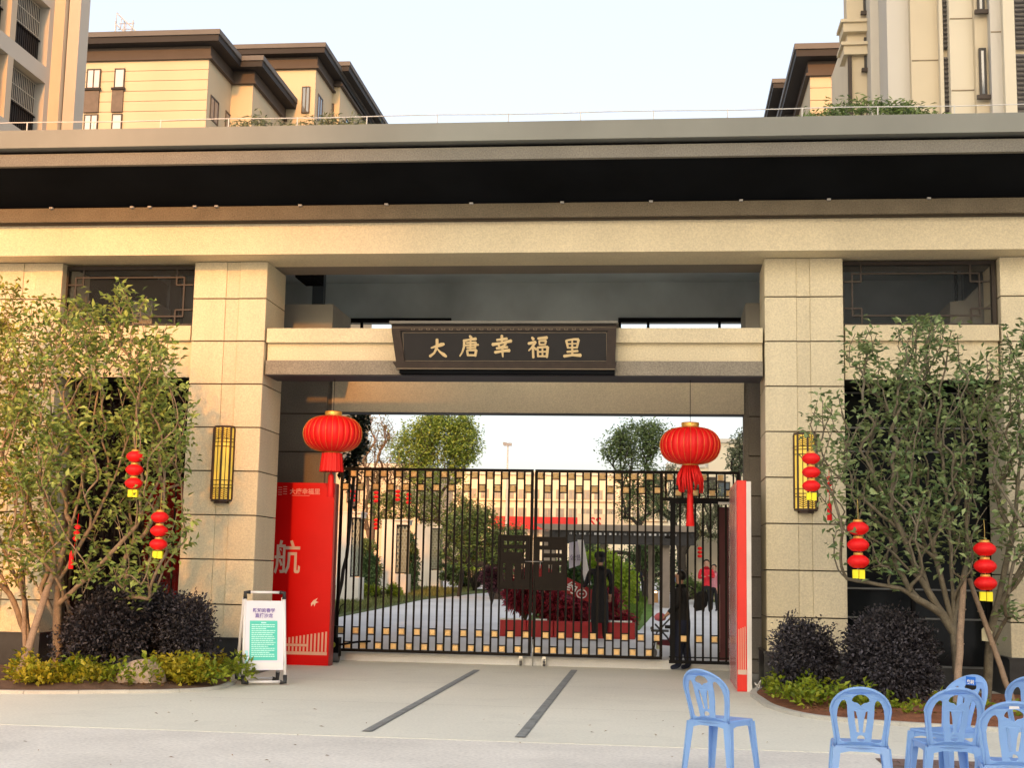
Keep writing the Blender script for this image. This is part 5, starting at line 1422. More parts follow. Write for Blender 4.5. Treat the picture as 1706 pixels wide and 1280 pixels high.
# three screen pillars
def screen_pillar(px0, px1, py_t, Yp, w, label):
    x0 = px_pt(px0, 940, Yp)[0]; x1 = px_pt(px1, 940, Yp)[0]; zt = px_pt((px0+px1)/2, py_t, Yp)[2]; z0 = gz(Yp)
    t = thing('screen_pillar', label, 'pillar', ((x0+x1)/2, Yp, z0), 'pale screen pillars on the lawn')
    lw_ = (x1-x0)*.45
    b = MB(); b.box(x0, x0+lw_, Yp, Yp+.9, z0-.1, zt); part('body', b, WALLP, t)
    b = MB(); b.box(x0+lw_, x1, Yp+.05, Yp+.85, z0-.1, z0+.85); b.box(x0+lw_, x1, Yp+.05, Yp+.85, zt-.14, zt-.01); b.box(x0+lw_, x0+lw_+.10, Yp+.05, Yp+.8, z0+.85, zt-.14); part('base', b, WALLP, t)
    LT = mat('green_grey_lattice', (.30,.33,.27), .6)
    fr = MB(); fx0, fx1 = x0+lw_+.10, x1-.02; fz0, fz1 = z0+.87, zt-.16
    fr.box(fx0, fx0+.03, Yp+.1, Yp+.16, fz0, fz1); fr.box(fx1-.03, fx1, Yp+.1, Yp+.16, fz0, fz1); fr.box(fx0+.03, fx1-.03, Yp+.1, Yp+.16, fz0, fz0+.03); fr.box(fx0+.03, fx1-.03, Yp+.1, Yp+.16, fz1-.03, fz1)
    part('frame', fr, IRON, t)
    la = MB(); k = 0; z = fz0+.08
    while z < fz1-.06:
        la.box(fx0+.03, fx1-.03, Yp+.115, Yp+.145, z-.018, z+.018)
        for j in range(3):
            u = fx0+.03+(fx1-fx0-.06)*(j+.5+(.25 if k % 2 else -.25))/3; la.box(u-.02, u+.02, Yp+.117, Yp+.143, z+.018, z+.10)
        z += .12; k += 1
    o = part('lattice', la, LT, t)
    b = MB(); b.box(fx0, fx1, Yp+.5, Yp+.55, fz0, fz1); part('back_panel', b, mat('lattice_backing', (.26,.28,.22), .8), t)
    b = MB(); b.box(x0-.03, x1+.03, Yp-.03, Yp+.93, zt, zt+.05); part('coping', b, WALLP, t)
    return t
screen_pillar(561, 598, 855, 43, .6, 'nearest and tallest pale screen pillar just inside the gate at left')
screen_pillar(634, 678, 868, 50, .6, 'middle pale screen pillar on the left lawn')
screen_pillar(693, 734, 875, 60, .6, 'farthest pale screen pillar, sunlit cream')

# red ringed flower bed
RP = thing('red_planter', 'low red-faced flower bed across the drive behind the gate', 'planter', (-2.2, 29.0, gz(29)))
REDP = mat('red_planter_paint', (.42, .012, .02), .5, .08, 2)
zb_ = gz(29)
rx0, rx1 = px_pt(832, 1055, 28.8)[0], px_pt(1058, 1055, 28.8)[0]
for i in range(5):
    a, c = rx0+(rx1-rx0)*i/5, rx0+(rx1-rx0)*(i+1)/5
    b = MB(); b.cbox(a+.006, c-.006, 28.8, 28.95, zb_-.02, zb_+.34, .01); part('facing_board', b, REDP, RP)
b = MB(); b.box(rx0, rx1, 28.96, 30.9, zb_-.02, zb_+.28); part('soil', b, SOIL2, RP)
for a, c in ((rx0, rx0+.5), (rx0+.7, rx0+1.0), (rx0+1.9, rx0+2.8)):
    b = MB(); b.box(a, c, 28.79, 28.96, zb_+.345, zb_+.375); part('white_edging', b, WHITE, RP)
LRED = leafmat('red_cordyline_leaf', (.22, .015, .03), (.42, .05, .08), .45, .4, .3)
LYG = leafmat('yellow_green_leaf', (.28, .44, .04), (.50, .60, .08), .45, .35, .35)
LDG = leafmat('dark_green_leaf', (.07, .13, .05), (.16, .24, .09), .45, .4, .15)
LMG = leafmat('mid_green_leaf', (.10, .18, .05), (.23, .30, .09), .45, .4, .2)
def pbx(px, py, y, rx, ry, rz, w=1): c = px_pt(px, py, y); return (c[0], c[1], c[2], rx, ry, rz, w)
bush('red_cordyline', 'tall dark red leafy plant behind the left half of the gate lattice', 'plant', (px_pt(875,1030,29.8)[0], 29.8, zb_+.25), [pbx(870,990,29.8,.35,.35,.30,2), pbx(885,965,29.8,.25,.3,.22,1)], 71, LRED, BARKG, 2600, .16, .05)
bush('red_cordyline', 'broad mass of dark red leafy plants right of the lattice in the planter', 'plant', (px_pt(945,1030,29.8)[0], 29.8, zb_+.25), [pbx(945,1018,29.8,.55,.4,.24,3), pbx(915,1005,29.7,.33,.3,.27,2), pbx(980,1028,29.6,.25,.25,.18,1)], 72, LRED, BARKG, 4200, .15, .05)
bush('red_cordyline', 'red leafy plants at the right end of the planter beside the coat figure', 'plant', (px_pt(1040,1030,29.9)[0], 29.9, zb_+.25), [pbx(1032,1036,29.9,.22,.22,.16,2), pbx(1022,1003,30.0,.08,.1,.2,1)], 73, LRED, BARKG, 900, .15, .05)
bush('round_bush', 'rounded bright yellow-green bush behind the coat figure', 'bush', (px_pt(1010,1010,33)[0], 33, gz(33)), [pbx(1005,965,33,.55,.5,.62,3), pbx(1030,975,33.2,.42,.45,.5,1.5), pbx(985,950,33,.4,.4,.42,1)], 74, LYG, BARKG, 9000, .11, .06)
bush('green_bush', 'dark green bush under the white tilted board', 'bush', (px_pt(958,1000,32)[0], 32, gz(32)), [pbx(958,970,32,.35,.35,.35,2), pbx(950,1015,30.6,.5,.3,.15,1)], 75, leafmat('deep_green_leaf', (.03,.08,.02), (.07,.14,.03), .45, .4, .2), BARKG, 3500, .11, .05)
# red slanted ribbon board with characters, white tilted board
rb = thing('ribbon_board', 'dark red slanted board with white characters above the red plants', 'sign board', (px_pt(950,985,29.3)[0], 29.3, zb_))
pA, pB, pC, pD = px_pt(890,935,29.3), px_pt(990,985,29.3), px_pt(990,1008,29.3), px_pt(893,968,29.3)
b = MB(); b.prism([pD, pC, pB, pA], (0,.05,0)); part('board', b, mat('ribbon_red', (.36,.015,.02), .6), rb)
def on_rb(px, py, body, size):
    c = px_pt(px, py, 29.3); ox, oz = c[0]-rb.location.x, c[2]-rb.location.z
    an = R(-27)
    part('white_character', text_mesh('white_character', body, size, .01, WHITE, lambda u, v, w: (ox+u*math.cos(an)-v*math.sin(an), -.012+w, oz+u*math.sin(an)+v*math.cos(an)), bold=.006), WHITE, rb, False)
on_rb(952, 981, '约', .24)
c = px_pt(969, 990, 29.3)
b = MB()
b.tube([(c[0]+.105*math.cos(2*math.pi*i/18), 29.285, c[2]+.09*math.sin(2*math.pi*i/18)) for i in range(19)], .014, 5)
b.tube([(c[0]-.05, 29.285, c[2]), (c[0]+.05, 29.285, c[2])], .014, 5); b.tube([(c[0], 29.285, c[2]-.045), (c[0], 29.285, c[2]+.045)], .014, 5)
part('ring_mark', b, WHITE, rb)
for px_ in (905, 982):
    q = px_pt(px_, 985, 29.36); b = MB(); b.tube([(q[0], 29.38, zb_+.2), (q[0], 29.38, q[2])], .02, 6); part('leg', b, IRON, rb)
wb = thing('white_board', 'tilted white notice board on a slanted pole above the bushes', 'sign board', (px_pt(960,960,31.4)[0], 31.4, gz(31.4)))
b = MB(); b.prism([px_pt(948,948,31.4), px_pt(966,942,31.4), px_pt(972,900,31.4), px_pt(948,905,31.4)][::-1], (0,.04,0)); part('board', b, mat('board_lilac_white', (.62,.60,.70), .5), wb)
part('notice_marks', text_mesh('notice_marks', '公告', .15, .006, mat('slate_print', (.15,.15,.3), .5), lambda u, v, w, c=px_pt(960,930,31.4): (c[0]-wb.location.x+u, -.012+w, c[2]-wb.location.z+v)), MATS['slate_print'], wb, False)
b = MB(); b.prism([px_pt(962,900,31.35), px_pt(972,900,31.35), px_pt(985,975,31.35), px_pt(974,975,31.35)], (0,.05,0)); part('pole', b, WHITE, wb)

# pergola
PG = thing('pergola', 'dark slatted pergola with brown posts beyond the flower bed', 'pergola', (-1.4, 45, gz(45)))
PGB = mat('pergola_brown_fascia', (.23,.19,.15), .7, .1); PGD = mat('pergola_dark', (.02,.02,.022), .6)
xa, za = px_pt(905,878,45)[0], px_pt(905,880,45)[2]; xb = px_pt(1160,880,45)[0]
b = MB(); b.prism([(xa,45,za-.05),(xb,45,za-.05),(xb,45,za+.14),(xa-.35,45,za+.14)], (0,.12,0)); b.box(xa,xb,47.6,47.8,za-.05,za+.12); part('fascia', b, PGB, PG)
b = MB(); b.box(xa+.2, xb, 45.15, 45.3, za-.50, za-.06); b.box(xa+.2, xb, 47.3, 47.45, za-.40, za-.06); part('beam', b, PGD, PG)
n_ = 26
sl0 = MB(); sl0.box(-.035,.035,-.0,2.3,0,.16); slm = sl0.mesh('slat', PGD)
for i in range(n_):
    o = bpy.data.objects.new('slat', slm); COL.objects.link(o); o.parent = PG; o.location = Vector((xa+.35+(xb-xa-.5)*i/(n_-1), 45.1, za-.22)) - PG.location
for i in range(22):
    b = MB(); u = xa+.9+(xb-xa-1.6)*i/21; b.box(u-.03, u+.05, 45.10, 45.149, za-.20, za-.13); part('slat_end', b, mat('slat_end_white', (.5,.5,.52), .5), PG)
for p0, p1 in ((905,925),(1100,1116)):
    u0, u1 = px_pt(p0,920,45.4)[0], px_pt(p1,920,45.4)[0]; b = MB(); b.box(u0, u1, 45.4, 45.8, gz(45), za-.1); part('post', b, PGB, PG)
for p0 in (1000, 1080): 
    u0 = px_pt(p0,920,47.5)[0]; b = MB(); b.box(u0, u0+.22, 47.46, 47.59, gz(47), za-.1); part('post', b, PGB, PG)
# low wall and lamp by the drive
b = MB(); zt = px_pt(1190,895,54)[2]; u0 = px_pt(1140,900,54)[0]
b.box(u0, 14, 54, 54.3, gz(54)-.1, zt); solo('garden_wall', b, mat('cream_garden_wall', (.50,.44,.34), .85, .06), 'plain cream garden wall seen through the wicket bars at right', 'wall', (4, 54, gz(54)))
bl = thing('bollard_light', 'small lit garden bollard light beside the right lawn', 'lamp', (px_pt(1091,985,50)[0], 50, gz(50)))
b = MB(); b.box(-.12,.12,-.12,.12,-.1,.35); part('base', b, mat('bollard_orange', (.55,.30,.12), .6), bl, False)
b = MB(); b.box(-.13,.13,-.13,.13,.42,.46); b.box(-.12,-.09,-.12,-.09,.35,.42); b.box(.09,.12,-.12,-.09,.35,.42); part('cap', b, IRONBLK, bl, False)
b = MB(); b.box(-.08,.08,-.08,.08,.35,.42); part('lamp_glass', b, mat('warm_lit_glass', (.9,.75,.5), .4, emit=((1,.7,.4),1.5)), bl, False)
lp_ = thing('street_lamp', 'tiny double-headed lamp post against the sky beyond the gate', 'street lamp', (px_pt(843,900,95)[0], 95, .9))
zt = px_pt(843,742,95)[2]
b = MB(); b.tube([(0,0,0),(0,0,zt-.9)], [.12,.05], 6); part('pole', b, PW, lp_, False)
b = MB(); b.box(-.28,.28,-.1,.1,zt-.95,zt-.75); b.box(-.35,-.1,-.12,.12,zt-.88,zt-.7); part('lamp_head', b, mat('grey_lamp', (.3,.32,.35), .5), lp_, False)

# trees inside
BARKD = mat('dark_far_bark', (.05, .042, .035), .9, .2, 8)
trg = np.random.default_rng(81)
def far_tree(label, base_px, Yp, els, seed, lm, n, nleaf, L, W, spread, rt=.012, step=.5, bark=None, droop=.15, group='trees inside the estate', spine_top=None, name='garden_tree', shell=.3):
    bx = px_pt(base_px, 960, Yp)[0]; base = (bx, Yp, gz(Yp))
    E_ = []
    for px, py, rx, ry, w_ in els:
        c = px_pt(px, py, Yp); sc = Yp/F_PX
        E_.append((c[0], c[1], c[2], rx*sc, rx*sc*.9, ry*sc, w_))
    T = in_ellipsoids(np.random.default_rng(seed), E_, n, shell)
    top = spine_top or (els[0][0], els[0][1]+els[0][3]*.6)
    st = px_pt(top[0], top[1], Yp)
    return tree(name, label, 'tree', base, [[base, tuple(np.array(base)*.5+np.array(st)*.5 + np.array([.1,0,0])), st]], T, seed, bark or BARKD, lm, nleaf, L, W, spread=spread, rtip=rt, group=group, step=step, droop=droop)
LOL = leafmat('olive_leaf', (.16,.28,.05), (.33,.44,.10), .5, .35, .25)
LLG = leafmat('soft_green_leaf', (.11,.18,.06), (.22,.29,.12), .5, .35, .25)
LGG = leafmat('grey_green_leaf', (.13,.17,.09), (.24,.27,.16), .5, .35, .25)
far_tree('big round olive-green tree above the left gate leaf', 715, 66, [(735,732,60,46,4),(690,745,48,40,2.5),(772,740,32,38,2),(745,702,44,16,1.4),(720,790,60,25,1.3)], 91, LOL, 700, 22, .16, .08, .46, rt=.0055)
far_tree('airy pale twiggy tree with blossom between the lantern and the olive tree', 612, 57, [(625,720,34,34,3),(612,770,34,40,2),(650,800,30,40,1.5),(600,830,30,40,1)], 92, leafmat('pale_twig_leaf', (.16,.17,.06), (.32,.26,.16), .5, .35, .25), 260, 10, .11, .05, .3, rt=.012, bark=mat('pinkish_bark', (.16,.11,.08), .9, .2, 8))
far_tree('dark glossy-leaved small tree close behind the left lantern', 556, 27.5, [(592,740,17,26,3),(597,700,14,16,1),(580,780,12,20,1)], 93, leafmat('black_green_leaf', (.012,.028,.016), (.03,.05,.025), .35, .4, .1), 60, 13, .16, .075, .2, rt=.006, step=.25, shell=.0)
far_tree('soft green tree rising over the right gate leaf', 1060, 48, [(1062,735,40,32,4),(1025,745,26,26,1.5),(1090,730,26,26,1.5),(1060,790,40,30,2),(1065,840,45,35,1.5)], 94, LLG, 460, 17, .12, .055, .36, rt=.006)
far_tree('hanging willow-like tree behind the right lantern', 1140, 52, [(1120,820,45,45,3),(1165,840,40,50,2),(1190,860,25,40,1)], 95, LGG, 330, 16, .16, .035, .4, droop=.9)
far_tree('grey-green tree sliver beside the right jamb', 1232, 40, [(1229,765,13,26,2),(1235,735,10,20,1)], 96, LGG, 70, 14, .12, .055, .25)
far_tree('dark tree above the far hedge left of centre', 765, 52, [(770,870,30,45,2),(700,840,40,30,1.5),(640,850,25,30,1)], 97, LMG, 260, 20, .14, .06, .35, rt=.007)
far_tree('olive shrub tree in front of the distant cream building', 830, 50, [(805,905,40,42,3),(850,910,30,38,2),(770,900,34,50,2),(800,865,26,24,1)], 98, LMG, 420, 18, .14, .06, .35, shell=.1)
far_tree('dark round tree under the pergola at right', 1075, 53, [(1075,920,32,22,3),(985,915,30,15,2),(1110,940,20,25,1)], 99, LDG, 220, 18, .13, .06, .35, shell=.1)
def hedge(label, els, y, seed, lm, n, L, W):
    E_ = []
    for px, py, rx, ry, w_ in els:
        c = px_pt(px, py, y); sc = y/F_PX; E_.append((c[0], c[1], c[2], rx*sc, rx*sc*.7, ry*sc, w_))
    c = px_pt(els[0][0], els[0][1], y)
    return bush('garden_hedge', label, 'hedge', (c[0], y, gz(y)), E_, seed, lm, BARKD, n, L, W, 'hedges inside the estate')
hedge('dark hedge between the first and second screen pillars', [(616,955,18,32,2),(612,925,14,24,1)], 48, 101, LDG, 3500, .13, .06)
hedge('dark hedge between the second and third screen pillars', [(686,950,12,36,2),(684,915,10,24,1)], 55, 102, LDG, 2500, .13, .06)
hedge('dark clipped hedge right of the farthest screen pillar', [(775,955,36,28,3),(830,960,28,22,2),(745,940,14,34,1)], 60, 103, LDG, 6000, .14, .07)
hedge('yellow-green shrubs along the far edge of the drive', [(790,935,28,14,2),(830,930,24,14,1)], 58.5, 104, LYG, 2600, .13, .07)
hedge('low yellowish shrubs on the lawn between the pillars', [(610,985,22,10,2),(655,985,15,9,1),(590,995,12,7,1)], 46, 105, LCOV2, 2200, .10, .05)
hedge('dark maroon shrub left of the lattice', [(820,965,16,18,2)], 44, 106, leafmat('maroon_leaf', (.05,.012,.02), (.10,.03,.04), .5, .4, .15), 1500, .12, .05)
hedge('long dark hedge behind the pergola', [(1000,945,60,22,3),(1080,950,40,24,2),(930,950,40,24,2)], 66, 107, LDG, 6000, .16, .08)
hedge('green hedge in front of the garden wall', [(1130,975,35,12,2),(1180,985,30,10,2)], 50, 108, LMG, 2600, .12, .06)
# little red lanterns on the far trees
for px_, py_, y_, lb_ in ((588,830,40,'small far red lantern string nearest the left gate post'),(627,832,42,'small far red lantern string hanging between the first two screen pillars'),(663,830,43,'dim small far red lantern string left of the olive tree trunk'),
                          (681,835,43,'longest small far red lantern string beside the olive tree trunk'),(627,878,44,'lowest small far red lantern on the pinkish trunk'),(1166,925,46,'small far red lantern pair in front of the garden wall')):
    c = px_pt(px_, py_-14, y_); lantern_string(c[0], c[1], c[2], .68, lb_, tag_=False, up=1.2, grp='tiny red lantern strings inside the estate')

# ================================================================ BUILDINGS
CREAM = mat('cream_tower_render', (.60, .52, .37), .85, .06, .3)
CREAMG = mat('grey_cream_render', (.50, .47, .41), .85, .06, .3)
YEL2 = mat('yellow_cream_render', (.50, .43, .30), .85, .05, .3, streak=.3)
EAVE = mat('dark_brown_eaves', (.020, .018, .018), .7, .1, .5)
EAVEB = mat('brown_eaves_band', (.070, .055, .044), .8, .1, .5)
EAVET = mat('grey_eaves_edge', (.115, .11, .105), .7, .1, .5)
WG = mat('window_sky_glass', (.10, .13, .16), .06, .1, .4, spec=1.0)
WGP = mat('pale_blind_glass', (.55, .56, .60), .2, .05, 1)
WF = mat('dark_window_frame', (.04, .035, .03), .5)
def win_front(parent, x0, x1, z0, z1, y, glass=None, mull=1, sill=None, label=None):
    fr = plate(x0, x1, z0, z1, [(x0+.07+(x1-x0-.07)*k/(mull+1), x0+(x1-x0-.07)*(k+1)/(mull+1), z0+.07, z1-.07) for k in range(mull+1)], y-.04, y+.06)
    w_ = part('window', fr, WF, parent)
    g_ = MB(); g_.box(x0+.03, x1-.03, y+.0, y+.02, z0+.03, z1-.03); part('pane', g_, glass or WG, w_)
    if sill: b = MB(); b.box(x0-.12, x1+.12, y-.16, y-.041, z0-.14, z0); part('sill', b, sill, w_)
    return w_
def win_side(parent, x, y0, y1, z0, z1, sg, glass=None, bars=0, name='window', mull=1):
    """opening on a side face x = const, outward direction sg"""
    fr = MB(); t = .09
    fr.box(x-.02, x+.05*sg, y0, y0+t, z0, z1); fr.box(x-.02, x+.05*sg, y1-t, y1, z0, z1); fr.box(x-.02, x+.05*sg, y0+t, y1-t, z0, z0+t); fr.box(x-.02, x+.05*sg, y0+t, y1-t, z1-t, z1)
    for k in range(mull): ym = y0+(y1-y0)*(k+1)/(mull+1); fr.box(x, x+.045*sg, ym-.035, ym+.035, z0+t, z1-t)
    w_ = part(name, fr, WF, parent)
    g_ = MB(); g_.box(x-.01*sg, x+.012*sg, y0+.02, y1-.02, z0+.02, z1-.02); part('pane', g_, glass or WG, w_)
    return w_

# --- cream block far left behind (front at y = 80)
B1 = thing('apartment_block', 'yellow-cream apartment block with dark stepped flat eaves behind the roof at left', 'building', (-30, 80, 0))
ZE = 34.3
def mass(parent, x0, x1, y0, y1, zt, m, courses=0):
    b = MB(); b.box(x0, x1, y0+.05, y1, 0, zt); part('wall', b, m, parent)
def eaves(parent, x0, x1, y0, y1, z, ov=1.0):
    b = MB(); b.box(x0-.12, x1+.12, y0-.12, y1+.12, z-.9, z-.15); part('cornice_band', b, EAVEB, parent)
    b = MB(); b.box(x0-.25, x1+.25, y0-.25, y1+.25, z-1.55+.5, z-.95+.05); part('cornice_band', b, EAVEB, parent)
    b = MB(); b.box(x0-ov*.9, x1+ov*.9, y0-ov*.9, y1+ov*.9, z-.12, z+.28); part('eaves', b, EAVE, parent)
    b = MB(); b.box(x0-ov, x1+ov, y0-ov, y1+ov, z+.285, z+.62); part('roof_edge', b, EAVET, parent)
B1A = (-50, -29.1, 80, 96)
mass(B1, *B1A, ZE+.2, YEL2); eaves(B1, *B1A, ZE+.55, .95)
# grooved courses on the front wall
zz = ZE-.5
for k in range(14):
    b = MB(); b.box(-50, -29.1, 79.96, 80.04, zz-.68*(k+1)+.035, zz-.68*k)
    part('wall_course', b, YEL2, B1)
b = MB(); b.box(-50, -29.12, 80.0, 80.06, 0, zz-.68*14); part('wall', b, YEL2, B1)
for k, (a, c) in enumerate(((145,168),(191,208))):
    x0, x1 = px_pt(a,130,79.9)[0], px_pt(c,130,79.9)[0]
    for f in range(3):
        z1 = px_pt(160,115,79.9)[2] - f*3.05; z0 = z1-1.32
        win_front(B1, x0, x1, z0, z1, 79.86, WGP if True else WG, mull=1 if k == 0 else 0, sill=EAVE)
        b = MB(); b.box(x0-.08, x1-.02, 79.80, 79.955, z0-1.60, z0-.145); part('dark_panel', b, mat('taupe_panel', (.13,.105,.085), .7), B1)
for f in range(3):
    z1 = ZE-2.6-f*3.05
    win_side(B1, -29.1, 80.6, 82.2, z1-1.6, z1, 1); win_side(B1, -29.1, 83.6, 85.6, z1-1.9, z1, 1)
    b = MB(); b.box(-29.06, -28.5, 86.0, 86.9, z1-1.3, z1-.1)
    for q in range(7): pass
    part('louvre_box', b, EAVE, B1)
mass(B1, -29.1, -27.6, 84.5, 100, ZE+.18, YEL2); eaves(B1, -29.1, -27.6, 84.5, 100, ZE+.54, .95)
for f in range(3): win_side(B1, -27.6, 88.2, 90.6, ZE-5.4-f*3.05, ZE-3.6-f*3.05, 1)
for i in range(2): pass
st_ = px_pt(205,20,82)
b = MB()
for dx in (-.9, -.3, .3): b.tube([(st_[0]+dx, 83, ZE+1.0), (st_[0]+dx, 83, ZE+3.6)], .06, 5)
for k in range(6): b.tube([(st_[0]-.9+k*.05, 83, ZE+1.4+k*.4), (st_[0]+.4, 83, ZE+1.4+k*.4)], .035, 4)
b.tube([(st_[0]-.7, 82.6, ZE+4.0), (st_[0]+2.6, 82.8, ZE+.9)], .05, 5); b.tube([(st_[0]-.7, 82.6, ZE+3.2), (st_[0]+2.2, 82.8, ZE+.5)], .05, 5)
for k in range(9): t = k/9; b.tube([(st_[0]-.7+3.3*t, 82.6, ZE+4.0-3.1*t), (st_[0]-.7+3.0*t, 82.6, ZE+3.2-2.8*t)], .03, 4)
solo('roof_stair', b, mat('pale_steel', (.45,.48,.52), .5), 'open steel roof stair standing on the yellow block at left', 'steel stair', (st_[0], 83, ZE+.9))
b = MB(); b.lathe([(.5,0),(.55,.4),(.35,.9),(.1,1.1)], (px_pt(143,40,84)[0], 84, ZE+.9), 12); solo('roof_vent', b, mat('cream_vent', (.5,.42,.3), .6), 'rounded roof vent on the yellow block near the grey tower', 'roof vent', (px_pt(143,40,84)[0], 84, ZE+.9))
# --- second block behind it
B2 = thing('apartment_block', 'farther yellow-cream block with two dark stepped eaves right of the first', 'building', (-24, 92, 0))
Z2 = px_pt(500,88,92)[2]
xa = px_pt(440,100,92)[0]; xb = px_pt(527,100,92)[0]
mass(B2, xa-8, xb, 92, 112, Z2, YEL2); eaves(B2, xa-8, xb, 92, 112, Z2-.2, .9)
xc = px_pt(582,130,97)[0]; Z3 = px_pt(580,118,97)[2]
mass(B2, xb-.5, xc-.7, 97, 111, Z3, YEL2); eaves(B2, xb-.5, xc-.7, 97, 111, Z3-.2, .95)
for f in range(3):
    win_front(B2, xb-.95, xb-.35, Z2-4.6-f*3.1, Z2-2.6-f*3.1, 91.93, sill=None); win_front(B2, xc-1.7, xc-1.1, Z3-4.6-f*3.1, Z3-2.6-f*3.1, 96.93)
    win_side(B2, xc-.7, 99, 101.4, Z3-5-f*3.1, Z3-3-f*3.1, 1, mat('teal_glass', (.05,.16,.16), .1, spec=.9)); win_side(B2, xb, 92.8, 94.2, Z2-4.8-f*3.1, Z2-2.8-f*3.1, 1)
b = MB(); b.tube([(xb-3.8, 91.3, Z2-.4), (xb-3.8, 91.2, Z2-2.6)], .05, 5); part('downpipe', b, PW, B2)

# --- grey balcony tower at the extreme left (side face turned to us)
B3 = thing('apartment_tower', 'grey-cream apartment tower with barred balconies cut by the left picture edge', 'building', (-27, 47, 0))
XS = px_pt(80,100,47)[0]
b = MB(); b.box(XS-16, XS-.4, 30, 47.2, 0, 31); part('wall', b, CREAMG, B3)
ORW = mat('warm_pilaster_render', (.52,.44,.33), .85, .05, .4)
p1 = px_pt(103,100,47.25)[0]; p2 = px_pt(110,100,47.5)[0]; p3 = px_pt(129,100,47.5)[0]
b = MB(); b.box(XS-.5, p1, 47.25, 48.5, 0, 31); part('pilaster', b, ORW, B3)
b = MB(); b.box(p1, p2, 47.9, 48.4, 0, 31); part('dark_recess', b, EAVE, B3)
b = MB(); b.box(p2, p3, 47.5, 48.3, 0, 31); part('pilaster', b, CREAMG, B3)
BALW = mat('balcony_dark', (.02,.018,.016), .6)
GRL = mat('pale_grille_bar', (.50,.46,.38), .5)
pit = 3.02
def ys_at(px): d = px_pt(px, 100, 1.0); return XS/d[0]
def zz_at(py): return px_pt(60, py, 44)[2]
yA0, yA1, yB0, yB1 = ys_at(-45), ys_at(12), ys_at(24), ys_at(77)
print('BALC', yA0, yA1, yB0, yB1)
b0 = px_pt(50,150,44)[2]
for f in range(-2, 2):
    zb2 = b0 - 1.0 + f*pit
    for y0, y1 in ((yA0, yA1), (yB0, yB1)):
        b = MB(); b.box(XS-.405, XS-.37, y0, y1, zb2, zb2+2.35); bal = part('balcony', b, BALW, B3)
        b = MB(); y = y0+.08
        while y < y1: b.box(XS-.33, XS-.31, y-.011, y+.011, zb2+1.05, zb2+2.30); y += .14
        for z in (1.1, 1.7, 2.28): b.box(XS-.335, XS-.305, y0, y1, zb2+z-.012, zb2+z+.012)
        part('window_grille', b, GRL, bal)
        b = MB(); y = y0+.06
        while y < y1: b.box(XS-.325, XS-.300, y-.012, y+.012, zb2+.02, zb2+1.0); y += .16
        b.box(XS-.335, XS-.290, y0, y1, zb2+.98, zb2+1.03)
        part('railing', b, IRONBLK, bal)
    b = MB(); b.box(XS-.40, XS-.0, 30, 47.25, zb2+2.36, zb2+pit-.02); part('spandrel', b, CREAMG, B3)
    for ya, yb in ((30, yA0-.05), (yA1+.05, yB0-.05), (yB1+.05, 47.25)):
        b = MB(); b.box(XS-.40, XS-.002, ya, yb, zb2-.02, zb2+2.36); part('pier', b, CREAMG if yb > 47 else ORW, B3)

# --- tall cream tower at the right (side face turned to us)
B4 = thing('apartment_tower', 'tall cream apartment tower with narrow louvred bays rising out of the picture at right', 'building', (9, 44, 0))
def seg4(pa, pb_, Yp, yb, m, nm='wall'):
    x0, x1 = px_pt(pa,60,Yp)[0], px_pt(pb_,60,Yp)[0]; b = MB(); b.box(x0, x1, Yp, yb, 0, 27); part(nm, b, m, B4); return x0, x1
CRL = mat('light_cream_render', (.66,.60,.46), .85, .05, .3); CRG = mat('greyer_shaded_cream', (.56,.53,.46), .85, .05, .3)  # greyer copy also carries the shade of a side face as colour
seg4(1411,1452,50,50.8,CREAM); seg4(1450,1482,49,50.8,CRG); seg4(1478,1519,47.2,50,CRG,'pilaster'); seg4(1517,1567,46.9,50,CREAM); seg4(1565,1571,46.6,50,CRL,'pilaster')
seg4(1569,1584,46.8,50,CREAM); seg4(1582,1626,46.3,50,CRL); seg4(1624,1652,46.0,50,CREAM); seg4(1650,1674,45.6,50,CRG,'pilaster'); seg4(1672,1691,45.3,50,CRL,'pilaster')
xe0, xe1 = seg4(1689,1800,45.5,50,CREAM)
b = MB(); b.box(xe1-1, 40, 45, 60, 0, 27); part('wall', b, CREAM, B4)
b = MB(); b.box(px_pt(1460,60,52)[0], 40, 50.1, 66, 0, 26.5); part('wall', b, CREAM, B4)
LOUV = mat('dark_louvre', (.05,.045,.042), .5)
def louvre(pa, pb_, Yp, py0, py1):
    x0, x1 = px_pt(pa,60,Yp)[0], px_pt(pb_,60,Yp)[0]; z1, z0 = px_pt(pa,py0,Yp)[2], px_pt(pa,py1,Yp)[2]
    b = MB(); b.box(x0, x1, Yp-.02, Yp, z0, z1); lo = part('louvre_bay', b, mat('louvre_back', (.16,.15,.14), .6), B4)
    n = int((z1-z0)/.16)
    b = MB()
    for i in range(n):
        z = z0+(i+.5)*(z1-z0)/n; b.prism([(x0, Yp-.03, z), (x0, Yp-.10, z-.05), (x0, Yp-.10, z-.02), (x0, Yp-.03, z+.03)], (x1-x0, 0, 0))
    part('louvre_blades', b, LOUV, lo)
for a, c, y, bays in ((1571,1582,46.72,((-15,82),(95,196))), (1691,1712,45.4,((-15,82),(90,200)))):
    for u, v in bays: louvre(a, c, y, u, v)
for pa, pb_, y, py0, py1 in ((1631,1643,45.9,80,160),(1631,1643,45.9,-25,18),(1440,1448,49.93,62,115),(1440,1448,49.93,-20,20)):
    x0, x1 = px_pt(pa,100,y)[0], px_pt(pb_,100,y)[0]; z1, z0 = px_pt(pa,py0,y)[2], px_pt(pa,py1,y)[2]
    win_front(B4, x0, x1, z0, z1, y, mull=0, sill=EAVEB)
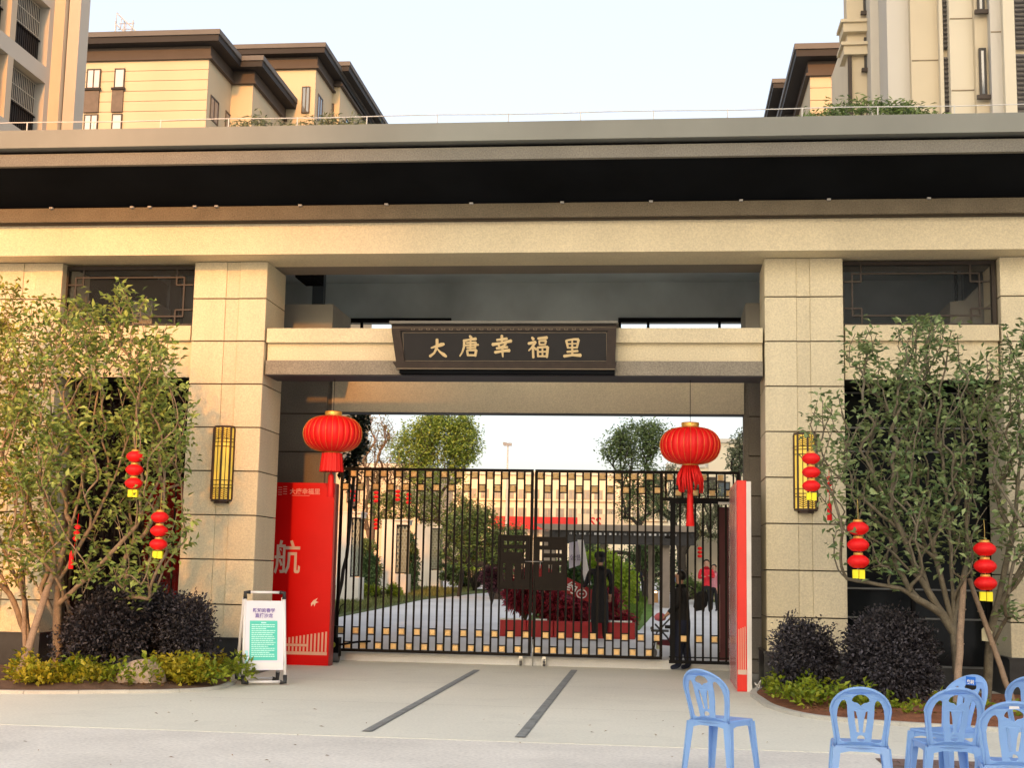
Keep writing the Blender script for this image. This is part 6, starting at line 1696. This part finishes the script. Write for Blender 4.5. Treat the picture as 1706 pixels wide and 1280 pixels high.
for pa, py0, py1, y in ((1478,-10,78,48.9),(1478,128,200,48.9),(1416,95,200,49.95)):
    x0 = px_pt(pa-4,100,y)[0]; z1, z0 = px_pt(pa,py0,y)[2], px_pt(pa,py1,y)[2]
    b = MB(); b.box(x0, x0+.14, y-.12, y-.01, z0, z1); part('dark_pipe_cover', b, EAVEB, B4)
for py0 in (38, 76):
    x0, x1 = px_pt(1405,60,49.8)[0], px_pt(1450,60,49.8)[0]; z = px_pt(1420,py0,49.8)[2]
    b = MB(); b.box(x0, x1, 49.75, 51, z-.35, z); b.box(x0-.10, x1+.05, 49.65, 51, z, z+.12); part('moulding', b, CREAM, B4)
for pa, pb_, y, pys in ((1519,1564,46.8,(100,220,-20)),(1652,1672,45.5,(52,190)),(1584,1622,46.2,(150,30))):
    for py0 in pys:
        x0, x1 = px_pt(pa,60,y)[0], px_pt(pb_,60,y)[0]; z = px_pt(pa,py0,y)[2]
        b = MB(); b.box(x0, x1, y-.008+.09, y+.102-.003, z, z+.04); part('wall_groove', b, mat('groove_shadow', (.25,.2,.13), .9), B4)
# --- block behind it
B5 = thing('apartment_block', 'warm cream block with dark overhanging eaves left of the right tower', 'building', (8, 75, 0))
x0 = px_pt(1349,100,76)[0]; Z5 = px_pt(1349,96,76)[2]
mass(B5, x0, x0+12, 76, 92, Z5, YEL2); eaves(B5, x0, x0+12, 76, 92, Z5-.1, .95)
x1_ = px_pt(1325,150,88)[0]; mass(B5, x1_, x0+8, 86, 100, Z5-.5, YEL2); eaves(B5, x1_, x0+8, 86, 100, Z5-.6, .95)
for k in range(6):
    b = MB(); b.box(x0, x0+8, 75.97, 76.04, Z5-1.1-.75*(k+1)+.035, Z5-1.1-.75*k); part('wall_course', b, YEL2, B5)
b = MB(); b.box(x0+2.05, x0+2.15, 75.86, 75.96, Z5-12, Z5-1.2); part('downpipe', b, PW, B5)
b = MB(); b.box(x0+1.2, x0+2.3, 75.84, 75.95, Z5-1.32, Z5-1.14); part('white_bracket', b, WHITE, B5)
B6 = thing('apartment_block', 'farthest block with dark eaves just left of the warm cream one at right', 'building', (6, 105, 0))
x2 = px_pt(1306,180,106)[0]; Z6 = px_pt(1300,148,106)[2]
mass(B6, x2, x2+8, 106, 122, Z6, YEL2); eaves(B6, x2, x2+8, 106, 122, Z6-.1, 1.0)
for f in range(2): win_side(B5, x1_, 87, 89, Z5-5-f*3, Z5-3-f*3, -1); win_side(B6, x2, 107, 109, Z6-5-f*3, Z6-3-f*3, -1)

# --- distant buildings seen through the gate
B7 = thing('distant_building', 'long sunlit cream building with rows of windows seen over the gate', 'building', (-7, 112, .9))
Yd = 112
xl, xr = px_pt(748,800,Yd)[0], px_pt(1130,800,Yd)[0]; zt = px_pt(900,792,Yd)[2]
DC = mat('far_cream_wall', (.84,.78,.62), .85, .04, .2)
b = MB(); b.box(xl, xr, Yd, Yd+14, .5, zt); part('wall', b, DC, B7)
b = MB(); b.box(xl-.2, xr+.2, Yd-.25, Yd+14.2, zt, zt+.35); part('roof_edge', b, WALLP, B7)
for r_ in range(3):
    z = zt-1.2-r_*1.55
    for i in range(17):
        u = xl+.6+i*(xr-xl-1.2)/17
        fr = plate(u, u+.72, z-.80, z, [(u+.06, u+.33, z-.74, z-.06), (u+.39, u+.66, z-.74, z-.06)], Yd-.06, Yd-.0); w_ = part('window', fr, mat('far_window_frame', (.5,.42,.3), .6), B7)
        g_ = MB(); g_.box(u+.02, u+.70, Yd-.035, Yd-.02, z-.78, z-.02); part('pane', g_, mat('far_pale_glass', (.34,.33,.30), .3), w_)
    b = MB(); b.box(xl, xr, Yd-.10, Yd-.002, z-1.05, z-.95); part('string_course', b, mat('far_course', (.45,.33,.2), .8), B7)
bn = thing('red_banner', 'long red banner across the foot of the distant cream building', 'banner', (-8, Yd-1, 4))
x0, x1 = px_pt(755,870,Yd-1)[0], px_pt(962,870,Yd-1)[0]; z1, z0 = px_pt(860,861,Yd-1)[2], px_pt(860,882,Yd-1)[2]
b = MB(); b.box(x0+3.2, x1, Yd-1, Yd-.9, z0, z1); part('cloth', b, mat('banner_red', (.62,.03,.03), .6, .05), bn)
b = MB(); b.box(x1, px_pt(1045,870,Yd-1)[0], Yd-1, Yd-.9, z0, z1+.3); part('pale_cloth', b, mat('banner_cream', (.75,.62,.45), .6, .05), bn)
part('banner_text', text_mesh('banner_text', 'SS', 1.1, .02, mat('banner_red', (.62,.03,.03)), lambda u, v, w: (px_pt(992,870,Yd-1)[0]+8+u, -.03+w, (z0+z1)/2-4+v+.1), bold=.02), MATS['banner_red'], bn, False)
for i in range(6):
    u = x0+3.2+(x1-x0-3.2)*i/5; b = MB(); b.box(u-.05, u+.05, Yd-.9, Yd-.8, .9, z1); part('banner_post', b, PW, bn)
B8 = thing('distant_building', 'pale cream wall with a stair end seen between the first garden trees', 'building', (-19, 90, .9))
xl, xr = px_pt(560,800,90)[0], px_pt(702,800,90)[0]; zt = px_pt(650,780,90)[2]
b = MB(); b.box(xl, xr, 90, 104, .5, zt); part('wall', b, mat('far_white_wall', (.62,.52,.38), .85, .05, .2), B8)
b = MB(); b.box(xl-.2, xr+.2, 89.8, 104.2, zt, zt+.3); part('roof_edge', b, WALLP, B8)
for i in range(4): win_front(B8, xl+.8+i*1.4, xl+1.7+i*1.4, zt-2.4, zt-1.2, 89.93, mat('far_pale_glass', (.34,.33,.3)), mull=1)
B9 = thing('distant_building', 'far cream building with dark windows seen beside the right lantern', 'building', (4.5, 90, .9))
xl, xr = px_pt(1140,760,90)[0], px_pt(1290,760,90)[0]; zt = px_pt(1200,738,90)[2]
b = MB(); b.box(xl+1.6, xr, 90, 104, .5, zt); b.box(xl-1, xl+1.59, 91, 104, .5, zt-1.6); part('wall', b, mat('far_cream_wall', (.66,.52,.3)), B9)
b = MB(); b.box(xl+1.4, xr+.2, 89.8, 104.2, zt, zt+.25); b.box(xl-1.2, xl+1.39, 90.8, 104.2, zt-1.6, zt-1.35); part('roof_edge', b, WALLP, B9)
for i in range(3): win_front(B9, xl+.0+i*.95-.6, xl+.8+i*.95-.6, zt-3.3, zt-2.3, 90.93 if i < 2 else 89.93, WF, mull=1)
for i in range(3): win_front(B9, xl+2.2+i*1.3, xl+3.0+i*1.3, zt-3.6, zt-2.6, 89.93, mull=0)

# treetops standing behind the gatehouse roof
for px0, px1, py0, py1, sd_, lb_, n_, lm_ in ((398,455,186,214,111,'feathery treetop showing over the roof beside the yellow block', 26, LGG), (480,625,188,214,112,'wider feathery treetops over the roof in front of the farther block', 60, LGG),
                                              (1335,1570,158,198,113,'dark green treetop with drooping leaves over the roof at right', 130, LMG)):
    Yp = 33.0; cx = (px0+px1)/2; c = px_pt(cx, py1, Yp); rg = np.random.default_rng(sd_)
    T = []
    for i in range(n_):
        u = rg.uniform(-1, 1); hgt = (1-abs(u)**2.2)
        T.append(px_pt(cx+u*(px1-px0)/2, py1+12-(py1-py0)*hgt*rg.uniform(.2, .95)-6, Yp+rg.normal()*.4))
    for i in range(n_*2): T.append(tuple(np.array(c)+np.array([rg.uniform(-1,1)*(px1-px0)*Yp/F_PX*.5, rg.normal()*.6, -rg.uniform(.2, 2.2)])))
    base = (c[0], Yp, gz(Yp))
    tree('garden_tree', lb_, 'tree', base, [[base, (c[0]+.1, Yp, c[2]*.5), (c[0], Yp, c[2]-2.4)]], T, sd_, BARKD, lm_, 17, .17, .042, spread=.26, rtip=.006, group='treetops behind the gatehouse roof', step=.35, droop=.55, rmax=.14)

# --- unseen tower added behind camera; it keeps the low sun off the right half
OB = thing('apartment_tower', 'wide unseen tower added behind the viewer to shade the right half', 'building', (40, -110, 0))
b = MB(); b.box(4.6, 80, -125, -110, 0, 75); part('wall', b, CREAM, OB)
b = MB(); b.box(4.0, 80.6, -125.6, -109.4, 75, 75.8); part('roof_edge', b, EAVET, OB)
for f in range(23):
    for i in range(14):
        b = MB(); u = 7+i*5.2; b.box(u, u+2.2, -110.0, -109.93, 2+f*3.1, 3.6+f*3.1); part('window', b, WG, OB)
OL = thing('unseen_shade_block', 'lower unseen block added behind the viewer to shade the foot of the left pier', 'building', (-1, -100, 0))  # unseen block, added to keep sun off the lower left pier
b = MB(); b.box(.8, 4.5, -112, -100, 0, 39); part('wall', b, CREAMG, OL)
